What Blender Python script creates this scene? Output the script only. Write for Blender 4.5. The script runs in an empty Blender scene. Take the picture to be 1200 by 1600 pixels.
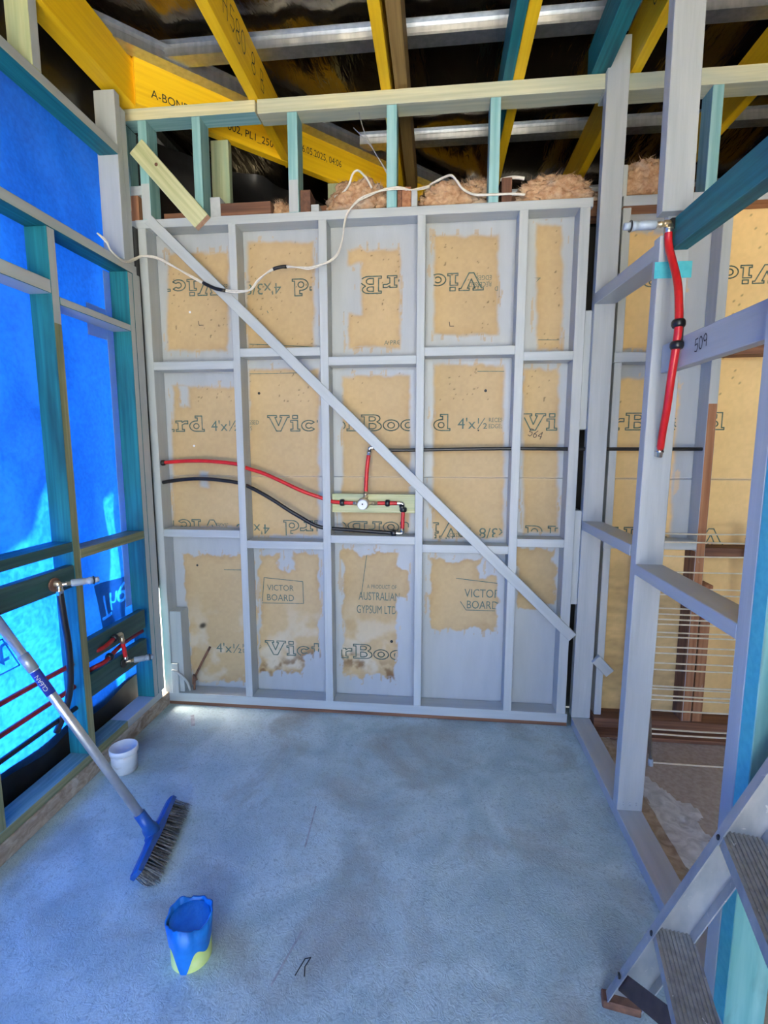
import bpy, bmesh, math, random
import numpy as np
from mathutils import Vector, Matrix, noise
random.seed(4)
S = bpy.context.scene
COL = S.collection
V = Vector

# ------------------------------------------------------------------ camera
cam = bpy.data.cameras.new('camera')
cam.sensor_fit = 'HORIZONTAL'; cam.sensor_width = 36.0
cam.lens = 36.0 * 779.2 / 1200.0
cam.clip_start = 0.02
co = bpy.data.objects.new('camera', cam); COL.objects.link(co)
co.location = (1.43105, -2.41953, 1.3938)
PITCH, YAW = math.radians(7.534), math.radians(6.054)
co.rotation_euler = (math.pi / 2 - PITCH, 0.0, YAW)
S.camera = co

# ------------------------------------------------------------------ sky, sun, exposure
SUN_DIR = V((0.62, 0.10, -0.78)).normalized()          # the way the sunlight travels
w = bpy.data.worlds.new('sky'); S.world = w; w.use_nodes = True
nt = w.node_tree; nt.nodes.clear()
sky = nt.nodes.new('ShaderNodeTexSky'); sky.sky_type = 'NISHITA'; sky.sun_disc = False
sky.sun_elevation = math.radians(51); sky.sun_rotation = math.radians(-80)
sky.air_density = 0.75; sky.dust_density = 4.0; sky.ozone_density = 0.0
bgn = nt.nodes.new('ShaderNodeBackground'); bgn.inputs['Strength'].default_value = 0.95
won = nt.nodes.new('ShaderNodeOutputWorld')
nt.links.new(sky.outputs[0], bgn.inputs[0]); nt.links.new(bgn.outputs[0], won.inputs[0])
sl = bpy.data.lights.new('sun', 'SUN'); sl.energy = 24.0; sl.angle = math.radians(0.6); sl.color = (1.0, 0.93, 0.82)
so = bpy.data.objects.new('sun', sl); COL.objects.link(so)
so.rotation_euler = SUN_DIR.to_track_quat('-Z', 'Y').to_euler(); so.location = (-6, 1, 8)
S.view_settings.view_transform = 'Standard'; S.view_settings.look = 'None'
S.view_settings.gamma = 1.0; S.view_settings.use_curve_mapping = False
S.view_settings.exposure = 1.85

# ------------------------------------------------------------------ materials
def _n(m, t, **k):
    n = m.node_tree.nodes.new(t)
    for a, b in k.items(): setattr(n, a, b)
    return n
def mat(name, c1, c2=None, scale=(8, 8, 8), rough=0.6, bump=0.0, metal=0.0, detail=4.0, distort=0.0, ramp=(0.35, 0.65),
        c3=None, scale3=(2, 2, 2), ramp3=(0.5, 0.7), bscale=None, spec=0.5, world=False, rough2=None):
    m = bpy.data.materials.new(name); m.use_nodes = True
    N, L = m.node_tree.nodes, m.node_tree.links
    b = N['Principled BSDF']; b.inputs['Roughness'].default_value = rough; b.inputs['Metallic'].default_value = metal
    b.inputs['Specular IOR Level'].default_value = spec
    b.inputs['Base Color'].default_value = (*c1, 1)
    if c2 is None: return m
    tc = _n(m, 'ShaderNodeTexCoord'); oi = _n(m, 'ShaderNodeObjectInfo')
    if world:
        ge = _n(m, 'ShaderNodeNewGeometry'); src = ge.outputs['Position']
    else:
        mul = _n(m, 'ShaderNodeMath', operation='MULTIPLY'); mul.inputs[1].default_value = 37.0
        L.new(oi.outputs['Random'], mul.inputs[0])
        ad = _n(m, 'ShaderNodeVectorMath', operation='ADD')
        L.new(tc.outputs['Object'], ad.inputs[0]); L.new(mul.outputs[0], ad.inputs[1]); src = ad.outputs[0]
    def nz(sc, det, dis):
        mp = _n(m, 'ShaderNodeMapping'); mp.inputs['Scale'].default_value = sc
        L.new(src, mp.inputs['Vector'])
        t = _n(m, 'ShaderNodeTexNoise'); t.inputs['Scale'].default_value = 1.0; t.inputs['Detail'].default_value = det
        t.inputs['Distortion'].default_value = dis; L.new(mp.outputs[0], t.inputs['Vector']); return t
    n1 = nz(scale, detail, distort)
    r1 = _n(m, 'ShaderNodeMapRange'); r1.inputs[1].default_value, r1.inputs[2].default_value = ramp
    L.new(n1.outputs['Fac'], r1.inputs[0])
    mx = _n(m, 'ShaderNodeMix', data_type='RGBA'); mx.inputs[6].default_value = (*c1, 1); mx.inputs[7].default_value = (*c2, 1)
    L.new(r1.outputs[0], mx.inputs[0]); out = mx.outputs[2]
    if c3:
        n3 = nz(scale3, 5.0, 0.6)
        r3 = _n(m, 'ShaderNodeMapRange'); r3.inputs[1].default_value, r3.inputs[2].default_value = ramp3
        L.new(n3.outputs['Fac'], r3.inputs[0])
        m3 = _n(m, 'ShaderNodeMix', data_type='RGBA'); L.new(r3.outputs[0], m3.inputs[0])
        L.new(out, m3.inputs[6]); m3.inputs[7].default_value = (*c3, 1); out = m3.outputs[2]
    L.new(out, b.inputs['Base Color'])
    if rough2 is not None:
        rr = _n(m, 'ShaderNodeMapRange'); rr.inputs[3].default_value = rough; rr.inputs[4].default_value = rough2
        L.new(r1.outputs[0], rr.inputs[0]); L.new(rr.outputs[0], b.inputs['Roughness'])
    if bump:
        nb = nz(bscale, 4.0, distort) if bscale else n1
        bp = _n(m, 'ShaderNodeBump'); bp.inputs['Strength'].default_value = bump; bp.inputs['Distance'].default_value = 0.004
        L.new(nb.outputs['Fac'], bp.inputs['Height']); L.new(bp.outputs[0], b.inputs['Normal'])
    return m

GR = (70, 70, 2.2)     # wood grain: fine across, long along local Z
M = {}
M['paint'] = mat('grey_paint', (.39, .425, .435), (.45, .485, .49), (30, 30, 2.5), .38, .25, bscale=(90, 90, 6), rough2=.55)
M['teal'] = mat('teal_treated_pine', (.003, .115, .140), (.010, .20, .22), GR, .6, .3, c3=(.003, .06, .075), scale3=(9, 9, 1.6), ramp3=(.50, .72))
M['pale_teal'] = mat('pale_teal_treated_pine', (.18, .39, .40), (.31, .53, .53), GR, .65, .3, c3=(.15, .33, .34), scale3=(14, 14, 1), ramp3=(.5, .8))
M['pine'] = mat('pale_green_treated_pine', (.40, .42, .21), (.58, .58, .34), GR, .65, .3, c3=(.30, .40, .27), scale3=(8, 8, 1), ramp3=(.45, .75))
M['pine_beam'] = mat('weathered_treated_pine', (.47, .46, .28), (.66, .62, .40), GR, .65, .3, c3=(.34, .40, .35), scale3=(5, 5, .8), ramp3=(.45, .7))
M['olive'] = mat('olive_treated_pine', (.20, .21, .10), (.34, .33, .18), GR, .65, .3, c3=(.10, .14, .07), scale3=(9, 9, 1.5), ramp3=(.5, .8))
M['dkgreen'] = mat('dark_green_board', (.012, .055, .058), (.035, .10, .095), (60, 60, 3), .5, .5, c3=(.02, .10, .07), scale3=(20, 20, 2), ramp3=(.5, .8))
M['lvl'] = mat('yellow_lvl', (.82, .48, .004), (.92, .58, .008), GR, .6, .2, c3=(.68, .36, .004), scale3=(10, 10, 1), ramp3=(.6, .85))
M['brown'] = mat('brown_hardwood', (.13, .055, .03), (.25, .115, .06), GR, .75, .5, c3=(.07, .035, .025), scale3=(10, 10, 2), ramp3=(.5, .8))
M['redbrown'] = mat('red_brown_hardwood', (.27, .11, .05), (.40, .19, .09), GR, .75, .4, c3=(.50, .42, .36), scale3=(30, 30, 8), ramp3=(.68, .75))
M['galv'] = mat('galvanised_steel', (.40, .43, .47), (.52, .55, .58), (40, 40, 6), .34, .05, metal=.85)
M['alu'] = mat('brushed_aluminium', (.60, .60, .58), (.74, .73, .70), (20, 20, 20), .38, .05, metal=.8)
M['alu_dull'] = mat('dull_aluminium', (.34, .37, .40), (.48, .50, .50), (22, 22, 10), .45, .15, metal=.55, c3=(.62, .62, .58), scale3=(60, 60, 60), ramp3=(.66, .72))
M['tread'] = mat('worn_ladder_tread', (.25, .25, .235), (.36, .35, .33), (60, 60, 5), .6, .3, metal=.25, c3=(.75, .75, .72), scale3=(55, 55, 25), ramp3=(.69, .73))
def concrete_mat():
    m = bpy.data.materials.new('pale_concrete'); m.use_nodes = True
    N, L = m.node_tree.nodes, m.node_tree.links; b = N['Principled BSDF']; b.inputs['Roughness'].default_value = .58
    ge = _n(m, 'ShaderNodeNewGeometry')
    def nz(sc, det, dis=0.0, rough=.5):
        t = _n(m, 'ShaderNodeTexNoise'); t.inputs['Scale'].default_value = sc; t.inputs['Detail'].default_value = det
        t.inputs['Distortion'].default_value = dis; t.inputs['Roughness'].default_value = rough; L.new(ge.outputs['Position'], t.inputs['Vector']); return t
    def step(t, a, c, lo=0.0, hi=1.0):
        q = _n(m, 'ShaderNodeMapRange'); q.inputs[1].default_value, q.inputs[2].default_value = a, c
        q.inputs[3].default_value, q.inputs[4].default_value = lo, hi; L.new(t.outputs['Fac'], q.inputs[0]); return q
    def mix(f, a, c):
        q = _n(m, 'ShaderNodeMix', data_type='RGBA'); L.new(f.outputs[0], q.inputs[0])
        if isinstance(a, tuple): q.inputs[6].default_value = (*a, 1)
        else: L.new(a, q.inputs[6])
        q.inputs[7].default_value = (*c, 1); return q.outputs[2]
    c = mix(step(nz(4, 5, 1.2), .35, .65), (.33, .455, .475), (.47, .605, .62))
    c = mix(step(nz(38, 4, 3.0), .50, .70, 0, .55), c, (.21, .275, .295))        # trowel arcs
    c = mix(step(nz(2.1, 6, .6, .62), .52, .70, 0, .85), c, (.275, .285, .25))     # grey-brown damp stains
    c = mix(step(nz(9, 7, .4, .7), .66, .76, 0, .6), c, (.20, .23, .24))
    c = mix(step(nz(120, 2), .72, .78, 0, .7), c, (.14, .15, .16))                # grit
    c = mix(step(nz(85, 2), .74, .78, 0, .6), c, (.66, .72, .74))
    L.new(c, b.inputs['Base Color'])
    bp = _n(m, 'ShaderNodeBump'); bp.inputs['Strength'].default_value = .7; bp.inputs['Distance'].default_value = .003; L.new(nz(34, 5, 4.0).outputs['Fac'], bp.inputs['Height'])
    b2 = _n(m, 'ShaderNodeBump'); b2.inputs['Strength'].default_value = .5; b2.inputs['Distance'].default_value = .0015; L.new(nz(210, 3).outputs['Fac'], b2.inputs['Height'])
    L.new(bp.outputs[0], b2.inputs['Normal']); L.new(b2.outputs[0], b.inputs['Normal']); return m
M['concrete'] = concrete_mat()
M['brown_floor'] = mat('brown_concrete', (.33, .27, .215), (.42, .355, .295), (60, 60, 60), .8, .2, c3=(.38, .35, .32), scale3=(70, 70, 70), ramp3=(.66, .74), world=True)
M['curb'] = mat('rough_masonry_edge', (.27, .205, .15), (.46, .375, .29), (22, 22, 40), .9, .9, c3=(.52, .47, .40), scale3=(9, 9, 14), ramp3=(.55, .68), distort=1.0, world=True)
M['mortar'] = mat('mortar_smear', (.42, .42, .41), (.60, .60, .58), (16, 16, 16), .85, .8, distort=1.5, c3=(.28, .27, .25), scale3=(12, 12, 12), ramp3=(.6, .7), world=True)
M['ground'] = mat('sandy_ground', (.15, .15, .11), (.20, .19, .14), (4, 4, 4), .9, .2, world=True)
M['bounce_paving'] = mat('pale_bounce_paving', (.52, .52, .47), (.60, .60, .54), (4, 4, 4), .9, .1, world=True)
M['rodmetal'] = mat('pale_brassy_wire', (.72, .66, .50), (.80, .75, .60), (40, 40, 40), .32, metal=.35)
M['black'] = mat('black_plastic', (.008, .008, .009), (.014, .014, .016), (20, 20, 20), .35)
M['black_sheet'] = mat('black_plastic_sheet', (.010, .010, .011), (.02, .02, .021), (6, 6, 6), .32, .5, bscale=(9, 9, 9), distort=1)
M['dark_void'] = mat('dark_lining', (.02, .018, .016), (.03, .028, .025), (3, 3, 3), .8)
M['red'] = mat('red_pipe', (.55, .012, .016), (.66, .02, .022), (30, 30, 30), .35)
M['shaded_red'] = mat('shaded_red_pipe', (.28, .010, .014), (.36, .014, .018), (30, 30, 30), .35)  # the red pipe again, darkened to put shade into its colour
M['brass'] = mat('brass', (.62, .50, .33), (.74, .62, .44), (60, 60, 60), .3, metal=.9)
M['chrome'] = mat('bright_metal', (.66, .64, .60), (.75, .73, .70), (60, 60, 60), .22, metal=.95)
M['white'] = mat('white_plastic', (.66, .68, .70), (.74, .76, .78), (20, 20, 20), .4)
M['tubwall'] = mat('milky_plastic', (.56, .58, .59), (.66, .67, .67), (9, 9, 16), .45, c3=(.40, .38, .34), scale3=(14, 14, 30), ramp3=(.56, .70))
M['greycap'] = mat('grey_plastic', (.30, .36, .43), (.36, .42, .48), (30, 30, 30), .4)
M['blueplastic'] = mat('blue_plastic', (.012, .075, .30), (.02, .10, .37), (30, 30, 30), .4)
M['navy'] = mat('navy_sticker', (.018, .035, .26), (.03, .05, .34), (30, 30, 30), .35)
M['bluetape'] = mat('blue_tape', (.004, .14, .50), (.008, .19, .60), (25, 25, 25), .45, .4, bscale=(60, 60, 20))
M['yelltape'] = mat('yellow_green_tape', (.56, .70, .16), (.70, .78, .30), (25, 25, 25), .5, .2)
M['bristle'] = mat('grey_bristle', (.10, .105, .105), (.27, .265, .25), (120, 120, 120), .7)
M['batt'] = mat('pink_glasswool', (.38, .20, .10), (.56, .37, .22), (40, 40, 40), .95, .8, bscale=(120, 120, 120), c3=(.44, .38, .32), scale3=(9, 9, 9), ramp3=(.5, .75))
M['cable'] = mat('white_cable', (.62, .58, .50), (.72, .69, .62), (60, 60, 60), .45)
M['ink'] = mat('dark_ink', (.012, .016, .018))
M['green_ink'] = mat('green_print_ink', (.075, .135, .115), (.20, .20, .15), (60, 60, 60), .8, ramp=(.45, .75), world=True)
M['darkpen'] = mat('black_marker', (.02, .02, .025))
M['jamb'] = mat('mottled_teal_jamb', (.10, .30, .29), (.20, .42, .40), (30, 30, 2), .6, .3, c3=(.07, .15, .12), scale3=(13, 13, 4), ramp3=(.55, .78))
M['oldwood'] = mat('weathered_brown_timber', (.22, .13, .035), (.32, .20, .06), GR, .7, .3)
M['platetop'] = mat('weathered_green_plate', (.10, .20, .18), (.20, .31, .27), GR, .65, .3, c3=(.05, .11, .10), scale3=(14, 14, 3), ramp3=(.55, .75))
M['tealpaint'] = mat('teal_stain', (.05, .42, .50), (.08, .50, .56), (60, 60, 60), .5)
M['endgrain'] = mat('end_grain', (.55, .30, .19), (.66, .42, .28), (80, 80, 80), .8)
M['scuff'] = mat('grey_scuff', (.27, .285, .30), (.42, .45, .48), (40, 40, 40), .7, world=True)
M['rust'] = mat('rusty_steel', (.10, .05, .035), (.25, .12, .07), (30, 30, 30), .7, metal=.2)
M['strap'] = mat('brown_painted_strap', (.045, .022, .022), (.09, .05, .045), (30, 30, 30), .35, metal=.2)
M['cream_board'] = mat('cream_plasterboard', (.72, .55, .31), (.78, .61, .36), (7, 7, 7), .85, c3=(.62, .45, .24), scale3=(4, 4, 3), ramp3=(.6, .85), world=True)
M['lining'] = mat('brown_lining', (.09, .065, .045), (.12, .09, .065), (30, 30, 3), .8, .2)
M['dpc'] = mat('black_damp_course', (.006, .006, .007), (.011, .011, .012), (20, 20, 20), .6)

def foil_mat():
    m = mat('roof_foil', (.13, .10, .065), (.20, .165, .11), (3, 3, 3), .17, metal=.95)
    N, L = m.node_tree.nodes, m.node_tree.links; b = N['Principled BSDF']
    ge = _n(m, 'ShaderNodeNewGeometry')
    mp = _n(m, 'ShaderNodeMapping'); mp.inputs['Scale'].default_value = (34, 9, 20); L.new(ge.outputs['Position'], mp.inputs['Vector'])
    t = _n(m, 'ShaderNodeTexNoise'); t.inputs['Scale'].default_value = 1; t.inputs['Detail'].default_value = 3; t.inputs['Distortion'].default_value = .8
    L.new(mp.outputs[0], t.inputs['Vector'])
    bp = _n(m, 'ShaderNodeBump'); bp.inputs['Strength'].default_value = .35; bp.inputs['Distance'].default_value = .010
    L.new(t.outputs['Fac'], bp.inputs['Height']); L.new(bp.outputs[0], b.inputs['Normal'])
    return m
M['foil'] = foil_mat()

def wrap_mat(name, c1, c2, cd=None):
    """thin woven wall wrap: the sun outside glows through it"""
    m = bpy.data.materials.new(name); m.use_nodes = True
    N, L = m.node_tree.nodes, m.node_tree.links; N.clear()
    ge = _n(m, 'ShaderNodeNewGeometry')
    def nz(sc, det, dis=0):
        mp = _n(m, 'ShaderNodeMapping'); mp.inputs['Scale'].default_value = sc; L.new(ge.outputs['Position'], mp.inputs['Vector'])
        t = _n(m, 'ShaderNodeTexNoise'); t.inputs['Scale'].default_value = 1; t.inputs['Detail'].default_value = det; t.inputs['Distortion'].default_value = dis
        L.new(mp.outputs[0], t.inputs['Vector']); return t
    a = nz((55, 55, 55), 3); c = nz((2.5, 4.5, 2.2), 3, .8)
    s = _n(m, 'ShaderNodeMath', operation='ADD'); L.new(a.outputs['Fac'], s.inputs[0]); L.new(c.outputs['Fac'], s.inputs[1])
    r = _n(m, 'ShaderNodeMapRange'); r.inputs[1].default_value, r.inputs[2].default_value = .78, 1.2; L.new(s.outputs[0], r.inputs[0])  # woven mottle, contrast raised to put fold shade into the colour
    mx = _n(m, 'ShaderNodeMix', data_type='RGBA'); mx.inputs[6].default_value = (*c1, 1); mx.inputs[7].default_value = (*c2, 1)
    L.new(r.outputs[0], mx.inputs[0])
    tr = _n(m, 'ShaderNodeBsdfTranslucent'); di = _n(m, 'ShaderNodeBsdfDiffuse')
    L.new(mx.outputs[2], tr.inputs['Color']); di.inputs['Color'].default_value = (*(cd or c2), 1)
    ms = _n(m, 'ShaderNodeMixShader'); ms.inputs[0].default_value = .35
    L.new(tr.outputs[0], ms.inputs[1]); L.new(di.outputs[0], ms.inputs[2])
    o = _n(m, 'ShaderNodeOutputMaterial'); L.new(ms.outputs[0], o.inputs[0])
    return m
M['wrap'] = wrap_mat('blue_wall_wrap', (.0015, .039, .27), (.0042, .074, .40), (.065, .14, .23))
M['wrap_print'] = wrap_mat('dark_print_on_wrap', (.20, .24, .26), (.24, .28, .30), (.08, .11, .15))
M['wrap_tape'] = wrap_mat('grey_flashing_tape', (.75, .75, .75), (.8, .8, .8), (.40, .50, .60))

def col_mat(name, rough=.75):
    m = bpy.data.materials.new(name); m.use_nodes = True
    N, L = m.node_tree.nodes, m.node_tree.links; b = N['Principled BSDF']
    a = _n(m, 'ShaderNodeAttribute', attribute_name='Col')
    L.new(a.outputs['Color'], b.inputs['Base Color'])
    r = _n(m, 'ShaderNodeMapRange'); r.inputs[3].default_value = .85; r.inputs[4].default_value = .42
    L.new(a.outputs['Alpha'], r.inputs[0]); L.new(r.outputs[0], b.inputs['Roughness'])
    ge = _n(m, 'ShaderNodeNewGeometry')
    mp = _n(m, 'ShaderNodeMapping'); mp.inputs['Scale'].default_value = (110, 110, 30); L.new(ge.outputs['Position'], mp.inputs['Vector'])
    t = _n(m, 'ShaderNodeTexNoise'); t.inputs['Scale'].default_value = 1; L.new(mp.outputs[0], t.inputs['Vector'])
    bp = _n(m, 'ShaderNodeBump'); bp.inputs['Strength'].default_value = .25; bp.inputs['Distance'].default_value = .002
    L.new(t.outputs['Fac'], bp.inputs['Height']); L.new(bp.outputs[0], b.inputs['Normal'])
    return m
M['board'] = col_mat('part_painted_plasterboard')

# ------------------------------------------------------------------ object helpers
WM = {}
def link(name, me, parent=None, mw=None):
    o = bpy.data.objects.new(name, me); COL.objects.link(o)
    mw = mw or Matrix.Identity(4); o.matrix_basis = mw
    if parent is not None:
        o.parent = parent; o.matrix_parent_inverse = WM[parent].inverted()
    WM[o] = mw.copy(); return o
def tag(o, label=None, cat=None, group=None, kind=None):
    if label: o['label'] = label
    if cat: o['category'] = cat
    if group: o['group'] = group
    if kind: o['kind'] = kind
    return o
def empty(name, loc, label=None, cat=None, group=None, kind=None):
    o = bpy.data.objects.new(name, None); COL.objects.link(o); o.location = loc; o.empty_display_size = .1
    WM[o] = Matrix.Translation(V(loc)); return tag(o, label, cat, group, kind)
def mesh_from(name, vs, fs, m, smooth=False):
    me = bpy.data.meshes.new(name); me.from_pydata([tuple(v) for v in vs], [], fs); me.update()
    if m is not None: me.materials.append(m)
    if smooth: me.polygons.foreach_set('use_smooth', [True] * len(me.polygons))
    return me
def recentre(vs):
    c = sum((V(v) for v in vs), V()) / len(vs); return c, [V(v) - c for v in vs]

def beam(name, a, b, wu, wv, u, m, parent=None, bev=.0018, faces=None, split=None, ends=None):
    """box whose axis runs a->b; wu wide along u, wv along the third axis. faces: {'+x': mat} by world normal.
    split: (t from a, world dir, mat) paints that side differently before t."""
    a, b = V(a), V(b); z = (b - a); ln = z.length; z.normalize(); u = V(u); u = (u - z * u.dot(z)).normalized(); v = z.cross(u)
    mw = Matrix((( u.x, v.x, z.x, (a.x+b.x)/2), (u.y, v.y, z.y, (a.y+b.y)/2), (u.z, v.z, z.z, (a.z+b.z)/2), (0, 0, 0, 1)))
    bm = bmesh.new()
    ts = [-ln/2] + ([-ln/2 + split[0]] if split else []) + [ln/2]
    rings = []
    for t in ts:
        rings.append([bm.verts.new((sx*wu/2, sy*wv/2, t)) for sx, sy in ((-1,-1),(1,-1),(1,1),(-1,1))])
    bm.faces.new(rings[0][::-1]); bm.faces.new(rings[-1])
    for r0, r1 in zip(rings, rings[1:]):
        for k in range(4): bm.faces.new((r0[k], r0[(k+1)%4], r1[(k+1)%4], r1[k]))
    mats = [m]; R3 = mw.to_3x3()
    def idx(mm):
        if mm not in mats: mats.append(mm)
        return mats.index(mm)
    D = {'+x': V((1,0,0)), '-x': V((-1,0,0)), '+y': V((0,1,0)), '-y': V((0,-1,0)), '+z': V((0,0,1)), '-z': V((0,0,-1))}
    bm.normal_update()
    for f in bm.faces:
        n = R3 @ f.normal
        for k, mm in (faces or {}).items():
            if n.dot(D[k]) > .7: f.material_index = idx(mm)
        if split and any(n.dot(D[k]) > .7 for k in split[1].split()) and f.calc_center_median().z < ts[1]: f.material_index = idx(split[2])
        if ends and abs(f.normal.z) > .9: f.material_index = idx(ends)
    if bev:
        es = [e for e in bm.edges if len(e.link_faces) == 2 and e.calc_face_angle(0) > .5]
        bmesh.ops.bevel(bm, geom=es, offset=bev, segments=1, affect='EDGES', profile=.5)
    me = bpy.data.meshes.new(name); bm.to_mesh(me); bm.free()
    for mm in mats: me.materials.append(mm)
    return link(name, me, parent, mw)
def box(name, x0, x1, y0, y1, z0, z1, m, parent=None, **k):
    d = (x1-x0, y1-y0, z1-z0); c = ((x0+x1)/2, (y0+y1)/2, (z0+z1)/2); ax = d.index(max(d))
    a, b = list(c), list(c); a[ax] -= d[ax]/2; b[ax] += d[ax]/2
    o = [i for i in range(3) if i != ax]; u = [0, 0, 0]; u[o[0]] = 1
    return beam(name, a, b, d[o[0]], d[o[1]], u, m, parent, **k)

def smooth_path(pts, n=6):
    P = [V(p) for p in pts]
    if len(P) < 3: return P
    out = []
    for i in range(len(P)-1):
        p0, p1, p2, p3 = P[max(i-1,0)], P[i], P[i+1], P[min(i+2,len(P)-1)]
        for k in range(n):
            t = k/n
            out.append(.5*((2*p1)+(-p0+p2)*t+(2*p0-5*p1+4*p2-p3)*t*t+(-p0+3*p1-3*p2+p3)*t**3))
    out.append(P[-1]); return out
def tube_data(P, r, seg=10, radii=None, cap=True):
    vs, fs = [], []; P = [V(p) for p in P]
    t = (P[1]-P[0]).normalized(); u = t.orthogonal().normalized()
    for i, p in enumerate(P):
        t2 = (P[min(i+1,len(P)-1)] - P[max(i-1,0)]).normalized()
        u = (u - t2*u.dot(t2)); u = u.normalized() if u.length > 1e-6 else t2.orthogonal().normalized(); v = t2.cross(u)
        rr = radii[i] if radii else r
        for k in range(seg):
            a = 2*math.pi*k/seg; vs.append(p + (u*math.cos(a)+v*math.sin(a))*rr)
    for i in range(len(P)-1):
        for k in range(seg):
            fs.append((i*seg+k, i*seg+(k+1)%seg, (i+1)*seg+(k+1)%seg, (i+1)*seg+k))
    if cap: fs.append(tuple(range(seg))[::-1]); fs.append(tuple((len(P)-1)*seg+k for k in range(seg)))
    return vs, fs
def tube(name, pts, r, m, parent=None, seg=10, n=6, radii=None, straight=False):
    P = [V(p) for p in pts] if straight else smooth_path(pts, n)
    c, vs = recentre(tube_data(P, r, seg, radii)[0]); fs = tube_data(P, r, seg, radii)[1]
    return link(name, mesh_from(name, vs, fs, m, True), parent, Matrix.Translation(c))
def rod(name, prof, a, axis, m, parent=None, seg=16):
    """turned piece: prof = [(t, r)] along axis from a"""
    a, ax = V(a), V(axis).normalized()
    P = [a + ax*t for t, r in prof]; R = [r for t, r in prof]
    vs, fs = [], []; u = ax.orthogonal().normalized(); v = ax.cross(u)
    for p, r in zip(P, R):
        for k in range(seg):
            an = 2*math.pi*k/seg; vs.append(p + (u*math.cos(an)+v*math.sin(an))*r)
    for i in range(len(P)-1):
        for k in range(seg): fs.append((i*seg+k, i*seg+(k+1)%seg, (i+1)*seg+(k+1)%seg, (i+1)*seg+k))
    fs.append(tuple(range(seg))[::-1]); fs.append(tuple((len(P)-1)*seg+k for k in range(seg)))
    c, vs = recentre(vs); o = link(name, mesh_from(name, vs, fs, m), parent, Matrix.Translation(c))
    me = o.data; me.polygons.foreach_set('use_smooth', [len(p.vertices) == 4 for p in me.polygons])
    return o
def soup(name, vs, fs, m, parent=None, smooth=False, kind=None):
    c, v2 = recentre(vs); o = link(name, mesh_from(name, v2, fs, m, smooth), parent, Matrix.Translation(c))
    if kind: o['kind'] = kind
    return o

def text_tris(body, size):
    cu = bpy.data.curves.new('t', 'FONT'); cu.body = body; cu.size = size; cu.resolution_u = 3
    o = bpy.data.objects.new('t', cu); COL.objects.link(o)
    dg = bpy.context.evaluated_depsgraph_get(); me = bpy.data.meshes.new_from_object(o.evaluated_get(dg))
    vs = [v.co.copy() for v in me.vertices]; fs = [tuple(p.vertices) for p in me.polygons]
    bpy.data.objects.remove(o); bpy.data.curves.remove(cu); bpy.data.meshes.remove(me)
    return vs, fs
def lettering(name, body, size, org, ex, ey, m, parent, keep=None, sx=1.0):
    vs, fs = text_tris(body, size); org, ex, ey = V(org), V(ex), V(ey)
    W = [org + ex*(v.x*sx) + ey*v.y for v in vs]
    if keep: fs = [f for f in fs if keep(sum((W[i] for i in f), V())/len(f))]
    if not fs: return None
    return soup(name, W, fs, m, parent)
def ribbons(polys, wd, org, ex, ey, closed=True, step=.008, keep=None):
    """thin flat strokes along polylines given in a plane"""
    org, ex, ey = V(org), V(ex), V(ey); vs, fs = [], []
    for pl in polys:
        pts = [V((p[0], p[1])) for p in pl]
        if closed: pts.append(pts[0])
        for p, q in zip(pts, pts[1:]):
            d = q-p; L = d.length
            if L < 1e-7: continue
            d /= L; nrm = V((-d.y, d.x))*wd/2; k = max(1, int(L/step))
            for i in range(k):
                a, b = p+d*(L*i/k)-d*(wd*.3 if i == 0 else 0), p+d*(L*(i+1)/k)+d*(wd*.3 if i == k-1 else 0)
                c = (a+b)/2; cw = org+ex*c.x+ey*c.y
                if keep and not keep(cw): continue
                n0 = len(vs)
                for s in (a-nrm, b-nrm, b+nrm, a+nrm): vs.append(org+ex*s.x+ey*s.y)
                fs.append((n0, n0+1, n0+2, n0+3))
    return vs, fs

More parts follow.
